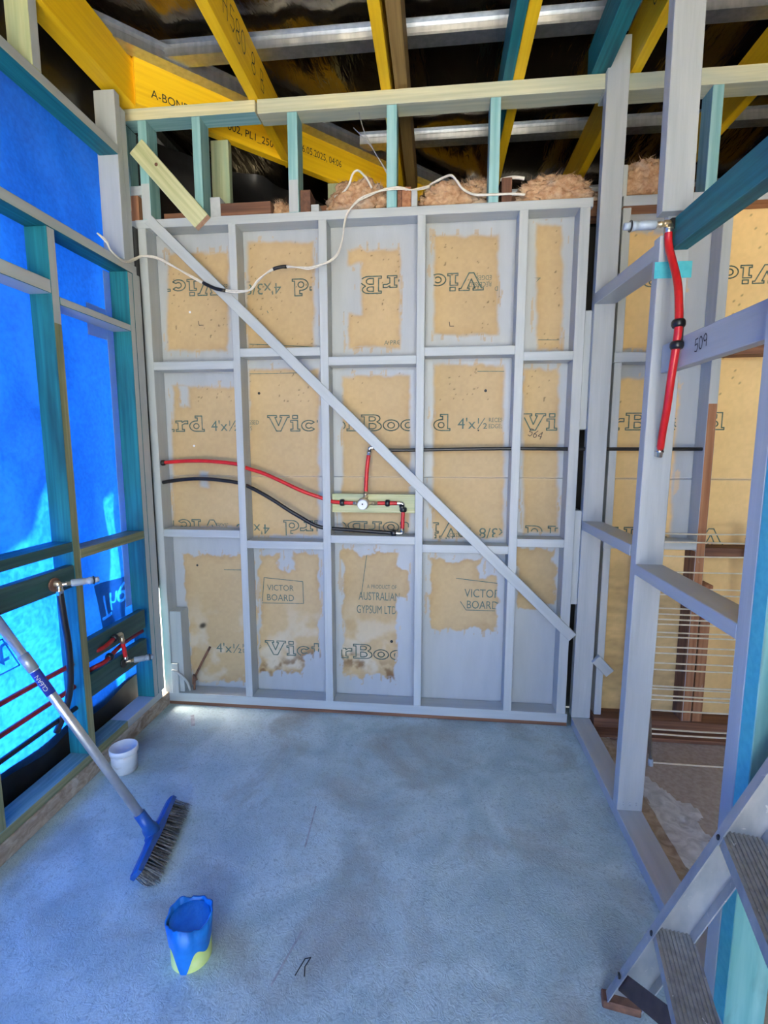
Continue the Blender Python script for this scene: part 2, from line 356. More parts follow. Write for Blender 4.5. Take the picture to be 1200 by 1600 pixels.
# ------------------------------------------------------------------ slab outline alphabet used on the boards
def arc(cx, cy, rx, ry, a0, a1, n=10):
    return [(cx+rx*math.cos(math.radians(a0+(a1-a0)*i/n)), cy+ry*math.sin(math.radians(a0+(a1-a0)*i/n))) for i in range(n+1)]
GLY = {
 'V': (1.0, [[(0,1),(.42,1),(.42,.88),(.34,.88),(.5,.35),(.66,.88),(.58,.88),(.58,1),(1,1),(1,.88),(.92,.88),(.6,0),(.4,0),(.08,.88),(0,.88)]]),
 'i': (.44, [[(0,.68),(.32,.68),(.32,.12),(.42,.12),(.42,0),(0,0),(0,.12),(.1,.12),(.1,.56),(0,.56)], [(.1,.8),(.32,.8),(.32,1),(.1,1)]]),
 'c': (.66, [arc(.33,.34,.33,.34,40,320,14)+arc(.33,.34,.14,.17,320,40,10)]),
 't': (.5, [[(.12,.92),(.32,.92),(.32,.68),(.48,.68),(.48,.56),(.32,.56),(.32,.14),(.48,.14),(.48,0),(.2,0),(.12,.1),(.12,.56),(0,.56),(0,.68),(.12,.68)]]),
 'o': (.72, [arc(.35,.34,.35,.34,0,345,16), arc(.35,.34,.15,.18,0,345,12)]),
 'r': (.6, [[(0,.68),(.3,.68),(.3,.58),(.42,.68),(.58,.68),(.58,.5),(.42,.5),(.3,.42),(.3,.12),(.4,.12),(.4,0),(0,0),(0,.12),(.1,.12),(.1,.56),(0,.56)]]),
 'B': (.9, [[(0,1)]+arc(.55,.77,.27,.23,90,-60,7)+arc(.55,.28,.33,.28,60,-90,8)+[(0,0),(0,.12),(.12,.12),(.12,.88),(0,.88)],
            [(.34,.88)]+arc(.5,.75,.12,.13,90,-90,5)+[(.34,.62)], [(.34,.46)]+arc(.5,.29,.15,.17,90,-90,5)+[(.34,.12)]]),
 'a': (.72, [arc(.32,.34,.32,.34,90,270,10)+[(.68,0),(.68,.12),(.58,.12),(.58,.68)], arc(.32,.34,.13,.17,0,345,10)]),
 'd': (.74, [arc(.32,.34,.32,.34,90,270,10)+[(.7,0),(.7,.12),(.6,.12),(.6,1),(.28,1),(.28,.88),(.38,.88),(.38,.68)], arc(.32,.34,.13,.17,0,345,10)]),
}
def outline_word(word, h, wx):
    """polylines of a word with cap height h, stretched to total width wx"""
    tot = sum(GLY[c][0]+.06 for c in word)-.06; k = wx/(tot*h); x = 0; out = []
    for c in word:
        for pl in GLY[c][1]: out.append([((x+p[0])*h*k, p[1]*h) for p in pl])
        x += GLY[c][0]+.06
    return out

# ================================================================== SETTING: floors, ground
box('floor', -.115, 2.27, -4.7, .19, -.15, 0, M['concrete'], bev=0)
fl = bpy.data.objects['floor']; tag(fl, 'pale blue-grey trowelled concrete floor slab', 'floor', kind='structure')
def scratch(name, pl, wd, m, z=.0012):
    vs, fs = ribbons([pl], wd, (0, 0, z), (1, 0, 0), (0, 1, 0), closed=False, step=.03); return soup(name, vs, fs, m, fl)
scratch('pencil_mark', [(1.075,-1.30),(1.09,-1.255),(1.105,-1.25),(1.095,-1.275),(1.10,-1.30)], .003, M['ink'])
gfl = box('floor', 2.272, 4.6, -4.7, .19, -.15, -.004, M['brown_floor'], bev=0); tag(gfl, 'brown concrete floor of the room behind the right-hand frame', 'floor', kind='structure')
# mortar smear and strip beside the right plate
def blob(name, outline, z0, h, m, parent, sub=.025, seed=0):
    xs = [p[0] for p in outline]; ys = [p[1] for p in outline]
    def inside(x, y):
        c = False; n = len(outline)
        for i in range(n):
            (x1, y1), (x2, y2) = outline[i], outline[i-1]
            if (y1 > y) != (y2 > y) and x < (x2-x1)*(y-y1)/(y2-y1)+x1: c = not c
        return c
    vs, fs, ix = [], [], {}
    nx, ny = int((max(xs)-min(xs))/sub)+1, int((max(ys)-min(ys))/sub)+1
    def vert(i, j):
        if (i, j) not in ix:
            x, y = min(xs)+i*sub, min(ys)+j*sub
            e = noise.noise(V((x*16, y*16, seed)))*sub*.9
            ix[(i, j)] = len(vs); vs.append(V((x+e, y+e*.7, z0+h*(.45+.55*noise.noise(V((x*30, y*30, seed+3)))))))
        return ix[(i, j)]
    for i in range(nx):
        for j in range(ny):
            x, y = min(xs)+(i+.5)*sub, min(ys)+(j+.5)*sub
            if inside(x + .02*noise.noise(V((x*22, y*22, 1.7))), y + .02*noise.noise(V((x*22, y*22, 5.1)))):
                fs.append((vert(i, j), vert(i+1, j), vert(i+1, j+1), vert(i, j+1)))
    return soup(name, vs, fs, m, parent, True)
blob('mortar_smear', [(2.272,-.30),(2.34,-.36),(2.40,-.50),(2.47,-.56),(2.42,-.62),(2.40,-.76),(2.39,-.98),(2.272,-1.10)], -.003, .010, M['mortar'], gfl, .012)
blob('mortar_smear', [(2.21,.0),(2.40,-.03),(2.36,-.08),(2.27,-.10),(2.21,-.04)], .003, .008, M['mortar'], gfl, .010, 8)
box('joint_strip', 2.210, 2.272, -1.5, -.03, -.02, .006, M['curb'], fl, bev=.001)
cr = box('trim_1', -.112, .004, -4.7, -.0, 0, .073, M['curb'], bev=.004); tag(cr, 'rough masonry kerb under the left wall plate', 'kerb', kind='structure')
g = link('ground', mesh_from('ground', [(-30,-30,-.16),(30,-30,-.16),(30,30,-.16),(-30,30,-.16)], [(0,1,2,3)], M['ground'])); tag(box('ground', -.5, 6, -14, -4.77, -.17, -.10, M['bounce_paving'], bev=0), 'unseen pale paving added behind the camera to bounce light indoors', 'paving', kind='structure'); tag(box('trim_3', -3.2, -3.1, -9, 6, -.16, 2.0, M['lining'], bev=0), 'unseen dark fence added outside the left wall to block horizon sky', 'fence', kind='structure'); tag(g, 'bare ground outside', 'ground', kind='structure')  # paving added to bounce light in, fence added to block horizon sky

# ================================================================== BACK WALL
wb = empty('wall_back', (1.03, .05, 0), 'grey painted stud wall lined with part-painted plasterboard', 'wall', kind='structure')
P = M['paint']
box('bottom_plate', -.02, 2.095, 0, .09, .020, .068, P, wb)
box('packing_strip', -.02, 2.095, .004, .10, .0, .020, M['brown'], wb)
box('top_plate', -.03, 2.095, 0, .09, 2.431, 2.470, P, wb)
for x0, x1 in ((-.020,.022), (.433,.470), (.867,.907), (1.327,1.365), (1.780,1.820), (2.040,2.085)):
    box('stud', x0, x1, 0.0005, .092, .067, 2.432, P, wb)
bays = [(.022,.433), (.470,.867), (.907,1.327), (1.365,1.780), (1.820,2.040)]
for (x0, x1), za, zb in zip(bays, (1.788,1.844,1.797,1.832,1.803), (.946,.895,.931,.893,.931)):
    box('noggin', x0, x1, .001, .092, za-.020, za+.020, P, wb); box('noggin', x0, x1, .001, .092, zb-.020, zb+.020, P, wb)
tag(beam('diagonal_brace', (.040,.006,2.470), (2.100,.006,.467), .048, .028, (.7,0,.7), P, wb), 'grey diagonal timber brace let into the studs')
beam('brace_end', (2.215,.006,.362), (2.285,.006,.291), .048, .028, (.7,0,.7), P, wb)
box('fixing_board', .909, 1.326, .034, .064, 1.063, 1.156, M['pine'], wb, bev=.001)['label'] = 'pale green timber fixing board behind the shower valve'
# short painted block and offcut in the bottom left bay
box('corner_block', .022, .085, .012, .092, .069, .520, P, wb); box('corner_block', .024, .060, -.006, .012, .069, .235, P, wb)
# ---- plasterboard with partial paint
PATCH = [  # x-left top/bottom, x-right top/bottom, z top-left, top-right, bottom-left, bottom-right
 (.079,.051,.392,.372,2.352,2.34,1.879,1.873), (.488,.47,.822,.812,2.387,2.373,1.85,1.85), (.994,.99,1.241,1.243,2.332,2.322,1.876,1.871),
 (1.401,1.407,1.698,1.711,2.379,2.366,1.927,1.921), (1.871,1.893,1.986,2.011,2.403,2.398,1.846,1.844),
 (.065,.022,.46,.46,1.699,1.695,.964,.969), (.476,.445,.836,.822,1.783,1.777,.926,.933), (.956,.947,1.291,1.296,1.741,1.736,.946,.952),
 (1.406,1.417,1.743,1.769,1.786,1.781,.931,.938), (1.833,1.862,1.997,2.032,1.758,1.756,.963,.966),
 (.064,.094,.47,.47,.81,.818,.095,.114), (.501,.478,.823,.812,.831,.838,.159,.176), (.946,.939,1.29,1.294,.844,.852,.161,.179),
 (1.402,1.406,1.74,1.751,.814,.823,.449,.463), (1.833,1.844,2.02,2.034,.884,.888,.575,.582),
 (2.239,2.265,2.52,2.53,2.36,2.34,1.845,1.839), (2.25,2.25,2.545,2.560,1.708,1.704,.80,.80), (2.19,2.20,2.70,2.70,.93,.93,.02,.02), (2.68,2.68,3.8,3.8,2.6,2.6,0,0)]
CUTS = [(.87,1.055,2.03,2.262), (.60,.688,.742,.90), (.725,.9,.10,.285), (1.225,1.4,.05,.62), (.84,.9,1.8,2.24), (.19,.235,1.18,1.26), (.10,.145,1.60,1.70), (1.235,1.33,.76,.86), (1.65,1.8,.74,.90)]
def vnoise(x, z, s, seed):
    """cheap lattice value noise on arrays"""
    X, Z = x*s, z*s; xi, zi = np.floor(X).astype(np.int64), np.floor(Z).astype(np.int64); fx, fz = X-xi, Z-zi
    fx, fz = fx*fx*(3-2*fx), fz*fz*(3-2*fz)
    def h(a, b):
        q = (a*374761393 + b*668265263 + seed*144665) & 0xffffffff
        q = ((q ^ (q >> 13))*1274126177) & 0xffffffff
        return ((q ^ (q >> 16)) & 0xffff)/65535.0
    return (h(xi,zi)*(1-fx)+h(xi+1,zi)*fx)*(1-fz)+(h(xi,zi+1)*(1-fx)+h(xi+1,zi+1)*fx)*fz
def fbm(x, z, s, seed, o=4):
    a, t = 0, 0
    for k in range(o): a = a+vnoise(x, z, s*2**k, seed+k)*.5**k; t += .5**k
    return a/t
def paper_mask(x, z):
    am = np.where(z < .9, 1.0, .42); wx = x + (fbm(x, z, 18, 1)-.5)*.055*am; wz = z + (fbm(x, z, 22, 9)-.5)*.07*am
    d = np.full(x.shape, -1.0)
    for a0, a1, b0, b1, tl, tr, bl, br in PATCH:
        zm0, zm1 = (tl+tr)/2, (bl+br)/2
        t = np.clip((zm0-wz)/max(zm0-zm1, .01), 0, 1); xl = a0+(a1-a0)*t; xr = b0+(b1-b0)*t
        s = np.clip((wx-a0)/max(b0-a0, .01), 0, 1); zt = tl+(tr-tl)*s; zb = bl+(br-bl)*s
        d = np.maximum(d, np.minimum(np.minimum(wx-xl, xr-wx), np.minimum(zt-wz, wz-zb)))
    for x0, x1, z0, z1 in CUTS:
        c = np.minimum(np.minimum(wx-x0, x1-wx), np.minimum(wz-z0, z1-wz)); d = np.minimum(d, -c)
    return d
def is_paper(p): return float(paper_mask(np.array([p.x]), np.array([p.z]))[0]) > .004
def board(name, x0, x1, z0, z1, st, y=.095):
    nx, nz = int((x1-x0)/st)+1, int((z1-z0)/st)+1
    gx, gz = np.meshgrid(np.linspace(x0, x1, nx), np.linspace(z0, z1, nz)); x, z = gx.ravel(), gz.ravel()
    d = paper_mask(x, z); k = np.clip(d/np.where(z < .9, .009, .018)+.5, 0, 1)
    streak = fbm(x, z*.15, 60, 5); k = np.clip(k + np.where((d > -.03) & (d < .0), (streak > .66)*.6, 0), 0, 1)
    warm = fbm(x, z, 3.0, 21); fine = fbm(x, z, 70, 33, 2); speck = vnoise(x, z, 160, 77) > .93
    right = np.clip((x-2.1)/.15, 0, 1)
    paper = np.array([.50,.365,.195])[None]*(1-right[:,None]) + np.array([.78,.55,.25])[None]*right[:,None]
    paper = paper*(.86+.28*warm)[:,None]*(.94+.12*fine)[:,None]
    edge = np.exp(-np.clip(d, 0, 1)/.02)*fbm(x, z, 9, 51); paper = paper*(1-.38*edge[:,None]*np.array([.55,.8,1.1])[None])
    top = speck & (vnoise(x, z, 9, 3) > .45) & ((z > 1.6)); paper = np.where(top[:,None], paper*.42, paper)
    # plaster smears and water stain towards the foot of the wall
    low = np.clip((.62-z)/.3, 0, 1)*(x < 1.33); sm = np.clip((fbm(x, z, 9, 91)-.52)*6, 0, 1)*low
    paper = paper*(1-sm[:,None]*.55)+np.array([.62,.60,.50])[None]*sm[:,None]*.55
    band = np.exp(-((z-(.235+.05*np.sin(x*9)))/.055)**2)*np.clip((fbm(x, z, 26, 61)-.40)*5, 0, 1)*((x > .48) & (x < 1.33))
    paper = paper*(1-band[:,None]*.72*np.array([.75,.9,1.0])[None])
    jl = np.exp(-((z-1.238)/.0035)**2); paper = paper*(1-jl[:,None])+np.array([.66,.52,.34])[None]*jl[:,None]
    hole = np.exp(-(((x-.163)/.020)**2+((z-.415-.3*(x-.16))/.016)**2)**2); paper = paper*(1-.9*hole[:,None])
    paint = np.array([.385,.41,.425])[None]*(.92+.16*fbm(x, z*.2, 30, 14))[:,None]
    dirt = np.clip((x-2.19)/.05, 0, 1)*np.clip((.85-z)/.1, 0, 1)*(x < 2.7)*fbm(x, z*3, 12, 44); paper = paper*(1-.55*dirt[:,None])
    C = np.ones((len(x), 4)); C[:, :3] = paper*k[:,None]+paint*(1-k[:,None]); C[:, 3] = 1-k
    me = bpy.data.meshes.new(name); me.vertices.add(len(x)); cx, cz = (x0+x1)/2, (z0+z1)/2
    cr_ = np.stack([x-cx, np.zeros_like(x), z-cz], 1); me.vertices.foreach_set('co', cr_.ravel())
    i = np.arange(nz-1)[:,None]*nx+np.arange(nx-1)[None]; q = np.stack([i, i+1, i+nx+1, i+nx], -1).reshape(-1, 4)
    me.loops.add(q.size); me.polygons.add(len(q)); me.loops.foreach_set('vertex_index', q.ravel())
    me.polygons.foreach_set('loop_start', np.arange(len(q))*4); me.update(calc_edges=True)
    at = me.color_attributes.new('Col', 'FLOAT_COLOR', 'POINT'); at.data.foreach_set('color', C.ravel()); me.materials.append(M['board'])
    o = link(name, me, wb, Matrix.Translation((cx, y, cz)))
    sd = o.modifiers.new('thickness', 'SOLIDIFY'); sd.thickness = .01; sd.offset = -1
    return o
board('plasterboard_panel', -.02, 2.088, .030, 1.2375, .005); board('plasterboard_panel', -.02, 2.088, 1.2385, 2.47, .005)
board('plasterboard_panel', 2.185, 3.8, .030, 1.2375, .008); board('plasterboard_panel', 2.185, 3.8, 1.2385, 2.47, .008)
# ---- printing on the boards (upright and upside-down rows)
YB = .0942
def word_row(x, z, up, wd=.93, h=.078, stroke=.0056):
    ex, ez = ((1,0,0), (0,0,1)) if up else ((-1,0,0), (0,0,-1))
    return ribbons(outline_word('VictorBoard', h, wd), stroke, (x, YB, z), ex, ez, keep=is_paper)
for nm, rows_ in (('upper', [(1.637,2.205,0),(.338,2.222,0),(2.94,2.195,0)]), ('middle', [(.566,1.470,1),(1.835,1.470,1),(-.70,1.470,1)]),
                  ('lower', [(1.562,1.008,0),(.30,1.004,0),(2.80,1.0,0)]), ('foot', [(.515,.268,1)])):
    vs, fs = [], []
    for x, z, up in rows_:
        a, b = word_row(x, z, up); n0 = len(vs); vs += a; fs += [tuple(i+n0 for i in f) for f in b]
    soup('printed_lettering', vs, fs, M['green_ink'], wb)
def small(body, size, x, z, up=True, sx=1.0):
    ex, ez = ((1,0,0), (0,0,1)) if up else ((-1,0,0), (0,0,-1))
    return lettering('printed_lettering', body, size, (x, YB, z), ex, ez, M['green_ink'], wb, keep=is_paper, sx=sx)
for x, z, up, fr in ((1.528,1.478,1,'4\'x\u00bd'), (.262,1.472,1,'4\'x\u00bd'), (.655,2.19,0,'4\'x3/8'), (1.90,2.19,0,'4\'x3/8'), (.235,.268,1,'4\'x\u00bd'), (.56,.985,0,'4\'x3/8'), (1.83,.985,0,'4\'x3/8')):
    small(fr, .075, x, z, up)
    dx = .150 if up else -.205
    if up: small('RECESSED', .030, x+dx, z+.032, up, .8); small('EDGES', .030, x+dx, z+.002, up, .8)
    else: small('RECESSED', .030, x+dx-.02, z-.028, up, .8); small('EDGES', .030, x+dx-.02, z+.002, up, .8)
small('RECESSED', .028, 1.79, 2.14, 0, .8)
small('A PRODUCT OF', .030, 1.075, .655, True, .72); small('AUSTRALIAN', .062, 1.030, .592, True, .60); small('GYPSUM LTD', .062, 1.018, .520, True, .58)
for bx in ([(.520,.697),(.731,.681),(.733,.561),(.505,.557)], [(1.537,.722),(1.760,.700),(1.745,.556),(1.590,.556),(1.560,.60)], [(.30,.735),(.44,.735)]):
    vs, fs = ribbons([bx], .004, (0, YB, 0), (1,0,0), (0,0,1), closed=len(bx) == 4, keep=is_paper)
    if fs: soup('printed_frame', vs, fs, M['green_ink'], wb)
small('VICTOR', .045, .535, .628, True, .9); small('BOARD', .050, .530, .572, True, .9); small('VICTOR', .062, 1.580, .625, True, .8); small('BOARD', .060, 1.590, .565, True, .8)
small('A PRO', .030, 1.165, 1.885, True)
vs, fs = ribbons([[(.484,1.902),(.62,1.895),(.83,1.880)], [(.47,1.757),(.60,1.757),(.78,1.758)], [(1.90,1.893),(2.02,1.890)], [(1.62,1.752),(1.745,1.750)], [(1.075,.84),(1.045,.62)], [(.58,2.06),(.585,2.05)]], .0035, (0, YB, 0), (1,0,0), (0,0,1), closed=False, keep=is_paper)
soup('printed_lines', vs, fs, M['green_ink'], wb)
def pen(strokes, org, ex, ey, parent, wd=.004, m=None, name='handwritten_mark', step=.02):
    vs, fs = ribbons(strokes, wd, org, ex, ey, closed=False, step=step); return soup(name, vs, fs, m or M['darkpen'], parent)
DIG = {'5': [[(.5,1),(.1,1),(.05,.55),(.4,.6),(.5,.3),(.3,.0),(0,.08)]], '0': [arc(.25,.5,.25,.5,0,360,10)], '9': [arc(.25,.7,.23,.28,0,360,8)+[(.48,.7),(.4,0)]],
       '6': [[(.45,1),(.08,.5)]+arc(.25,.26,.22,.26,150,510,8)], '8': [arc(.25,.73,.2,.25,-90,270,8)+arc(.25,.24,.25,.24,90,450,8)], '4': [[(.4,0),(.4,1),(0,.35),(.5,.35)]],
       'H': [[(0,0),(0,1)],[(.45,0),(.45,1)],[(0,.5),(.45,.5)]], 'S': [[(.45,.9),(.2,1),(.02,.75),(.42,.35),(.25,0),(0,.1)]], '2': [[(0,.8),(.2,1),(.45,.8),(0,0),(.5,0)]], '.': [[(.1,0),(.16,.06)]], "'": [[(.1,1),(.08,.8)]],
       'B': [[(0,0),(0,1),(.35,.95),(.35,.6),(0,.5),(.45,.4),(.4,.02),(0,0)]]}
def digits(s, h):
    out, x = [], 0
    for c in s:
        if c != ' ': out += [[(x+p[0]*h, p[1]*h) for p in st] for st in DIG[c]]
        x += .68*h
    return out
pen(digits('564', .035), (1.868, YB, 1.445), (.95,0,-.3), (.3,0,.95), wb, .003)
for x, z in ((.22,2.0), (1.48,1.965)): pen([[(0,.02),(.003,0),(.022,0)]], (x, YB, z), (1,0,0), (0,0,1), wb, .003)
for x, z, r in ((.525,1.66,.007), (1.66,1.66,.007), (1.205,.37,.008), (.15,.755,.006), (1.63,1.47,.004)):
    rod('board_hole', [(0,r),(.001,r)], (x, YB-.0003, z), (0,-1,0), M['ink'], wb, 10)
for x, z in ((.178,2.065), (.165,1.395)): rod('light_hole', [(0,.006),(.001,.006)], (x, YB-.0003, z), (0,-1,0), M['white'], wb, 8)
# ---- timbers above the top plate: raised frame of pale treated pine
tag(box('upper_plate', -.06, .583, -.001, .092, 2.906, 2.957, M['pine_beam'], wb, faces={'-z': M['pale_teal']}), 'pale treated-pine plate over the raised studs')
box('upper_plate', .592, 2.117, -.001, .092, 2.897, 2.957, M['pine_beam'], wb); box('upper_plate', 2.117, 3.6, -.001, .092, 2.884, 2.950, M['pine_beam'], wb)
for x0, x1, pt in ((.010,.054,.16), (.276,.317,0), (.731,.777,.14), (1.186,1.232,0), (1.641,1.686,0), (2.552,2.597,0), (3.05,3.09,0)):
    o = box('raised_stud', x0, x1, .001, .092, 2.470, 2.905 if x0 < .5 else (2.896 if x0 < 2 else 2.884), M['pale_teal'], wb, split=(pt, '-y', P) if pt else None)
    if x0 == .010: o['label'] = 'short pale teal stud, grey painted at its foot'
box('raised_stud', -.098, -.058, .03, .12, 2.55, 2.905, M['pale_teal'], wb)
box('packer', -.056, .008, .02, .09, 2.590, 2.632, P, wb)
box('old_timber_end', -.052, -.012, .01, .10, 2.47, 2.585, M['redbrown'], wb); box('packer', -.056, -.022, .0, .09, 2.435, 2.468, P, wb)
box('old_plate', .056, 3.7, .115, .20, 2.44, 2.545, M['brown'], wb)
for x0, x1, z1, m in ((.345,.395,2.560,P), (.395,.640,2.530,M['brown']), (.782,.830,2.570,M['brown']), (.832,.870,2.505,P), (1.255,1.297,2.560,M['redbrown']), (1.235,1.254,2.565,M['brown']), (1.298,1.325,2.545,P), (1.700,1.745,2.575,M['brown']), (2.212,2.236,2.60,P)):
    box('timber_block', x0, x1, .012, .112, 2.471, z1, m, wb)
for x0, y0 in ((.245,.27), (.755,.75)):
    box('cripple_stud', x0, x0+.095, y0, y0+.04, 2.40, 2.955, M['pine'], wb)
# ---- frame carrying on behind the right-hand partition
box('top_plate', 2.22, 3.8, 0, .09, 2.428, 2.470, P, wb, faces={'-z': M['redbrown']})
box('stud', 2.636, 2.676, .0005, .092, .062, 2.428, P, wb, split=(1.52, '-y', M['redbrown']))
box('stud_cladding', 2.631, 2.6358, .0015, .091, .062, .905, M['brown'], wb, bev=0); box('stud', 2.684, 2.728, .004, .09, .062, .745, M['redbrown'], wb)
box('stud', 3.10, 3.14, 0, .09, .062, 2.428, M['redbrown'], wb); box('stud', 3.55, 3.59, 0, .09, .062, 2.428, M['redbrown'], wb)
box('noggin', 2.22, 2.636, .001, .092, 1.770, 1.813, P, wb); box('noggin', 2.22, 2.636, .001, .092, .913, .955, P, wb)
box('noggin', 2.676, 3.10, .001, .092, 1.795, 1.835, M['brown'], wb); box('noggin', 2.676, 3.10, .001, .092, .880, .925, M['brown'], wb)
box('bottom_plate', 2.22, 3.8, -.01, .09, .010, .062, M['brown'], wb); box('floor_edge_board', 2.215, 3.8, -.085, -.01, -.003, .016, M['brown'], wb)
box('stud_tail', 2.228, 2.262, .02, .09, .062, 2.43, P, wb)
box('back_light_block', .0, 3.8, .205, .215, 0, 2.43, M['dark_void'], wb, bev=0)  # dark board added behind the wall to block light leaks and blacken gaps
box('gap_packer', 2.086, 2.117, .012, .09, 1.47, 2.0, P, wb); box('gap_packer', 2.086, 2.117, .012, .09, .63, 1.09, P, wb)
# dead wires poking out of the bottom left bay
wv = empty('dead_cable', (.10, .05, .07), 'rusty cut-off cable stubs standing in the bottom left bay', 'cable')
tube('cable_stub', [(.125,.04,.07),(.130,.045,.14),(.155,.06,.20),(.185,.07,.26),(.21,.07,.305)], .006, M['rust'], wv)
tube('cable_stub', [(.105,.03,.07),(.098,.02,.12),(.080,.0,.165),(.055,-.015,.195),(.035,-.018,.205)], .0065, P, wv)
tube('cable_stub', [(.118,.045,.10),(.13,.03,.16),(.152,.02,.135)], .005, M['rust'], wv)

# ================================================================== LEFT WALL
wl = empty('wall_left', (-.045, -1.2, .07), 'left stud wall of teal treated pine lined outside with glowing blue wall wrap', 'wall', kind='structure')
T = M['teal']; GF = {'+x': P}
box('bottom_plate', -.09, 0, -3.4, -.36, .074, .112, M['platetop'], wl, faces={'+x': M['olive']}); box('bottom_plate', -.09, 0, -.36, -.062, .074, .112, P, wl, faces={'-z': T})
for yc in (-.600, -1.050, -1.50, -1.95, -2.40, -2.85):
    box('stud', -.09, 0, yc-.020, yc+.020, .112, 2.193, T, wl, faces=GF, split=(1.74, '+x', M['olive']))
box('stud', -.09, 0, -.136, -.099, .112, 2.193, T, wl, faces=GF); box('stud', -.09, 0, -.098, -.038, .112, 2.20, T, wl, faces=GF)
box('rail', -.09, 0, -3.4, -.060, 2.194, 2.236, T, wl, faces=GF)
box('upper_rail', -.09, 0, -3.4, -.140, 2.680, 2.720, T, wl, faces=GF)
box('corner_post', -.098, 0, -.150, -.112, 2.236, 2.945, P, wl, ends=T); box('corner_post', -.09, -.001, -.111, -.072, 2.200, 2.900, P, wl)
for yc in (-.600, -1.05, -1.5, -1.95, -2.4): box('cripple_stud', -.09, 0, yc-.020, yc+.022, 2.720, 2.955, M['pine'], wl, faces=GF)
ys = [-2.85, -2.40, -1.95, -1.50, -1.050, -.600]
for a, b in zip(ys, ys[1:]):
    box('noggin', -.09, 0, a+.020, b-.020, 1.955, 2.004, T, wl, faces={'+x': P, '-z': P})
    box('noggin', -.09, 0, a+.020, b-.020, .979, 1.018, M['dkgreen'], wl, faces={'+z': T})
    box('fixing_board', -.036, -.001, a+.021, b-.021, .838, .925, M['dkgreen'], wl)
box('noggin', -.09, 0, -.580, -.136, 1.925, 1.955, T, wl, faces={'+x': P, '-z': P})
box('noggin', -.09, 0, -.580, -.136, .942, .980, M['olive'], wl)
box('fixing_board', -.036, -.001, -.579, -.170, .498, .592, M['dkgreen'], wl); box('fixing_board', -.036, -.001, -.579, -.170, .345, .442, M['dkgreen'], wl)
# the wrap itself
def wrap_y(y, z):
    f = (.008+.006*noise.noise(V((y*1.5, z*1.5, 9))))*math.sin(22*(y*.9+z*.62)+3.0*noise.noise(V((y*2, z*2, 0)))) + .012*noise.noise(V((y*3, z*2.2, 4)))
    return -.112+f*.9
def wrap_sheet(name, y0, y1, z0f, z1, ny, nz, m, off=0.0, parent=wl):
    vs, fs = [], []
    for j in range(nz+1):
        for i in range(ny+1):
            y = y0+(y1-y0)*i/ny; zb = z0f(y); z = zb+(z1-zb)*j/nz; vs.append((min(wrap_y(y, z), -.098)+off, y, z))
    for j in range(nz):
        for i in range(ny): fs.append((j*(ny+1)+i, j*(ny+1)+i+1, (j+1)*(ny+1)+i+1, (j+1)*(ny+1)+i))
    return soup(name, vs, fs, m, parent, True)
def hem(y): return .185+.02*noise.noise(V((y*5, 0, 2)))+ (.02*max(0, (y+.35)/.2) if y > -.35 else 0)
tag(wrap_sheet('wall_wrap', -3.4, -.036, hem, 2.76, 130, 90, M['wrap']), 'translucent blue wall wrap glowing in the sun')
tag(wrap_sheet('damp_course', -3.4, -.062, lambda y: -.10, .235, 60, 4, M['dpc'], -.012), 'black damp-proof strip')
box('flashing_tape', -.0965, -.0945, -.172, -.128, .60, 2.19, M['wrap_tape'], wl, bev=0)
box('tape_patch', -.0975, -.0955, -.300, -.172, 1.880, 2.015, M['wrap_tape'], wl, bev=0)
def wrap_print(polyfaces, name='wrap_print', m=None):
    vs = [V((min(wrap_y(p.y, p.z), -.098)+.004, p.y, p.z)) for p in polyfaces[0]]; return soup(name, vs, polyfaces[1], m or M['wrap_print'], wl)
def quad_grid(pts, n=8):
    a, b, c, d = [V(p) for p in pts]; vs, fs = [], []
    for j in range(n+1):
        for i in range(n+1):
            s, t = i/n, j/n; q = a.lerp(b, s).lerp(d.lerp(c, s), t); vs.append(V((0, q.x, q.y)))
    for j in range(n):
        for i in range(n): fs.append((j*(n+1)+i, j*(n+1)+i+1, (j+1)*(n+1)+i+1, (j+1)*(n+1)+i))
    return vs, fs

def wrap_text(body, size, y, z, flip, m, sx=1.0, off=.006):
    vs, fs = text_tris(body, size); W = [V((0, y+v.x*sx, z+(-v.y if flip else v.y))) for v in vs]
    W = [V((min(wrap_y(p.y, p.z), -.098)+off, p.y, p.z)) for p in W]; return soup('wrap_lettering', W, fs, m, wl)
def print_block(corners, texts, n=90):
    """printed block with the letters left clear, as the print is"""
    tris = []
    for body, size, y, z, flip in texts:
        v, f = text_tris(body, size); v = [(y+p.x, z+(-p.y if flip else p.y)) for p in v]
        for q in f:
            for k in range(1, len(q)-1): tris.append((v[q[0]], v[q[k]], v[q[k+1]]))
    def inside(y, z):
        for a, b, c in tris:
            if max(a[0],b[0],c[0]) < y or min(a[0],b[0],c[0]) > y or max(a[1],b[1],c[1]) < z or min(a[1],b[1],c[1]) > z: continue
            d1 = (y-b[0])*(a[1]-b[1])-(a[0]-b[0])*(z-b[1]); d2 = (y-c[0])*(b[1]-c[1])-(b[0]-c[0])*(z-c[1]); d3 = (y-a[0])*(c[1]-a[1])-(c[0]-a[0])*(z-a[1])
            if not ((d1 < 0 or d2 < 0 or d3 < 0) and (d1 > 0 or d2 > 0 or d3 > 0)): return True
        return False
    vs, fs = quad_grid(corners, n)
    fs = [f for f in fs if not inside(sum(vs[i].y for i in f)/4, sum(vs[i].z for i in f)/4)]
    return wrap_print((vs, fs))
print_block([(-.375,.765), (-.150,.752), (-.150,.545), (-.345,.555)], [('T', .155, -.345, .695, True), ('h', .125, -.262, .695, True), ('6', .150, -.215, .628, False)])
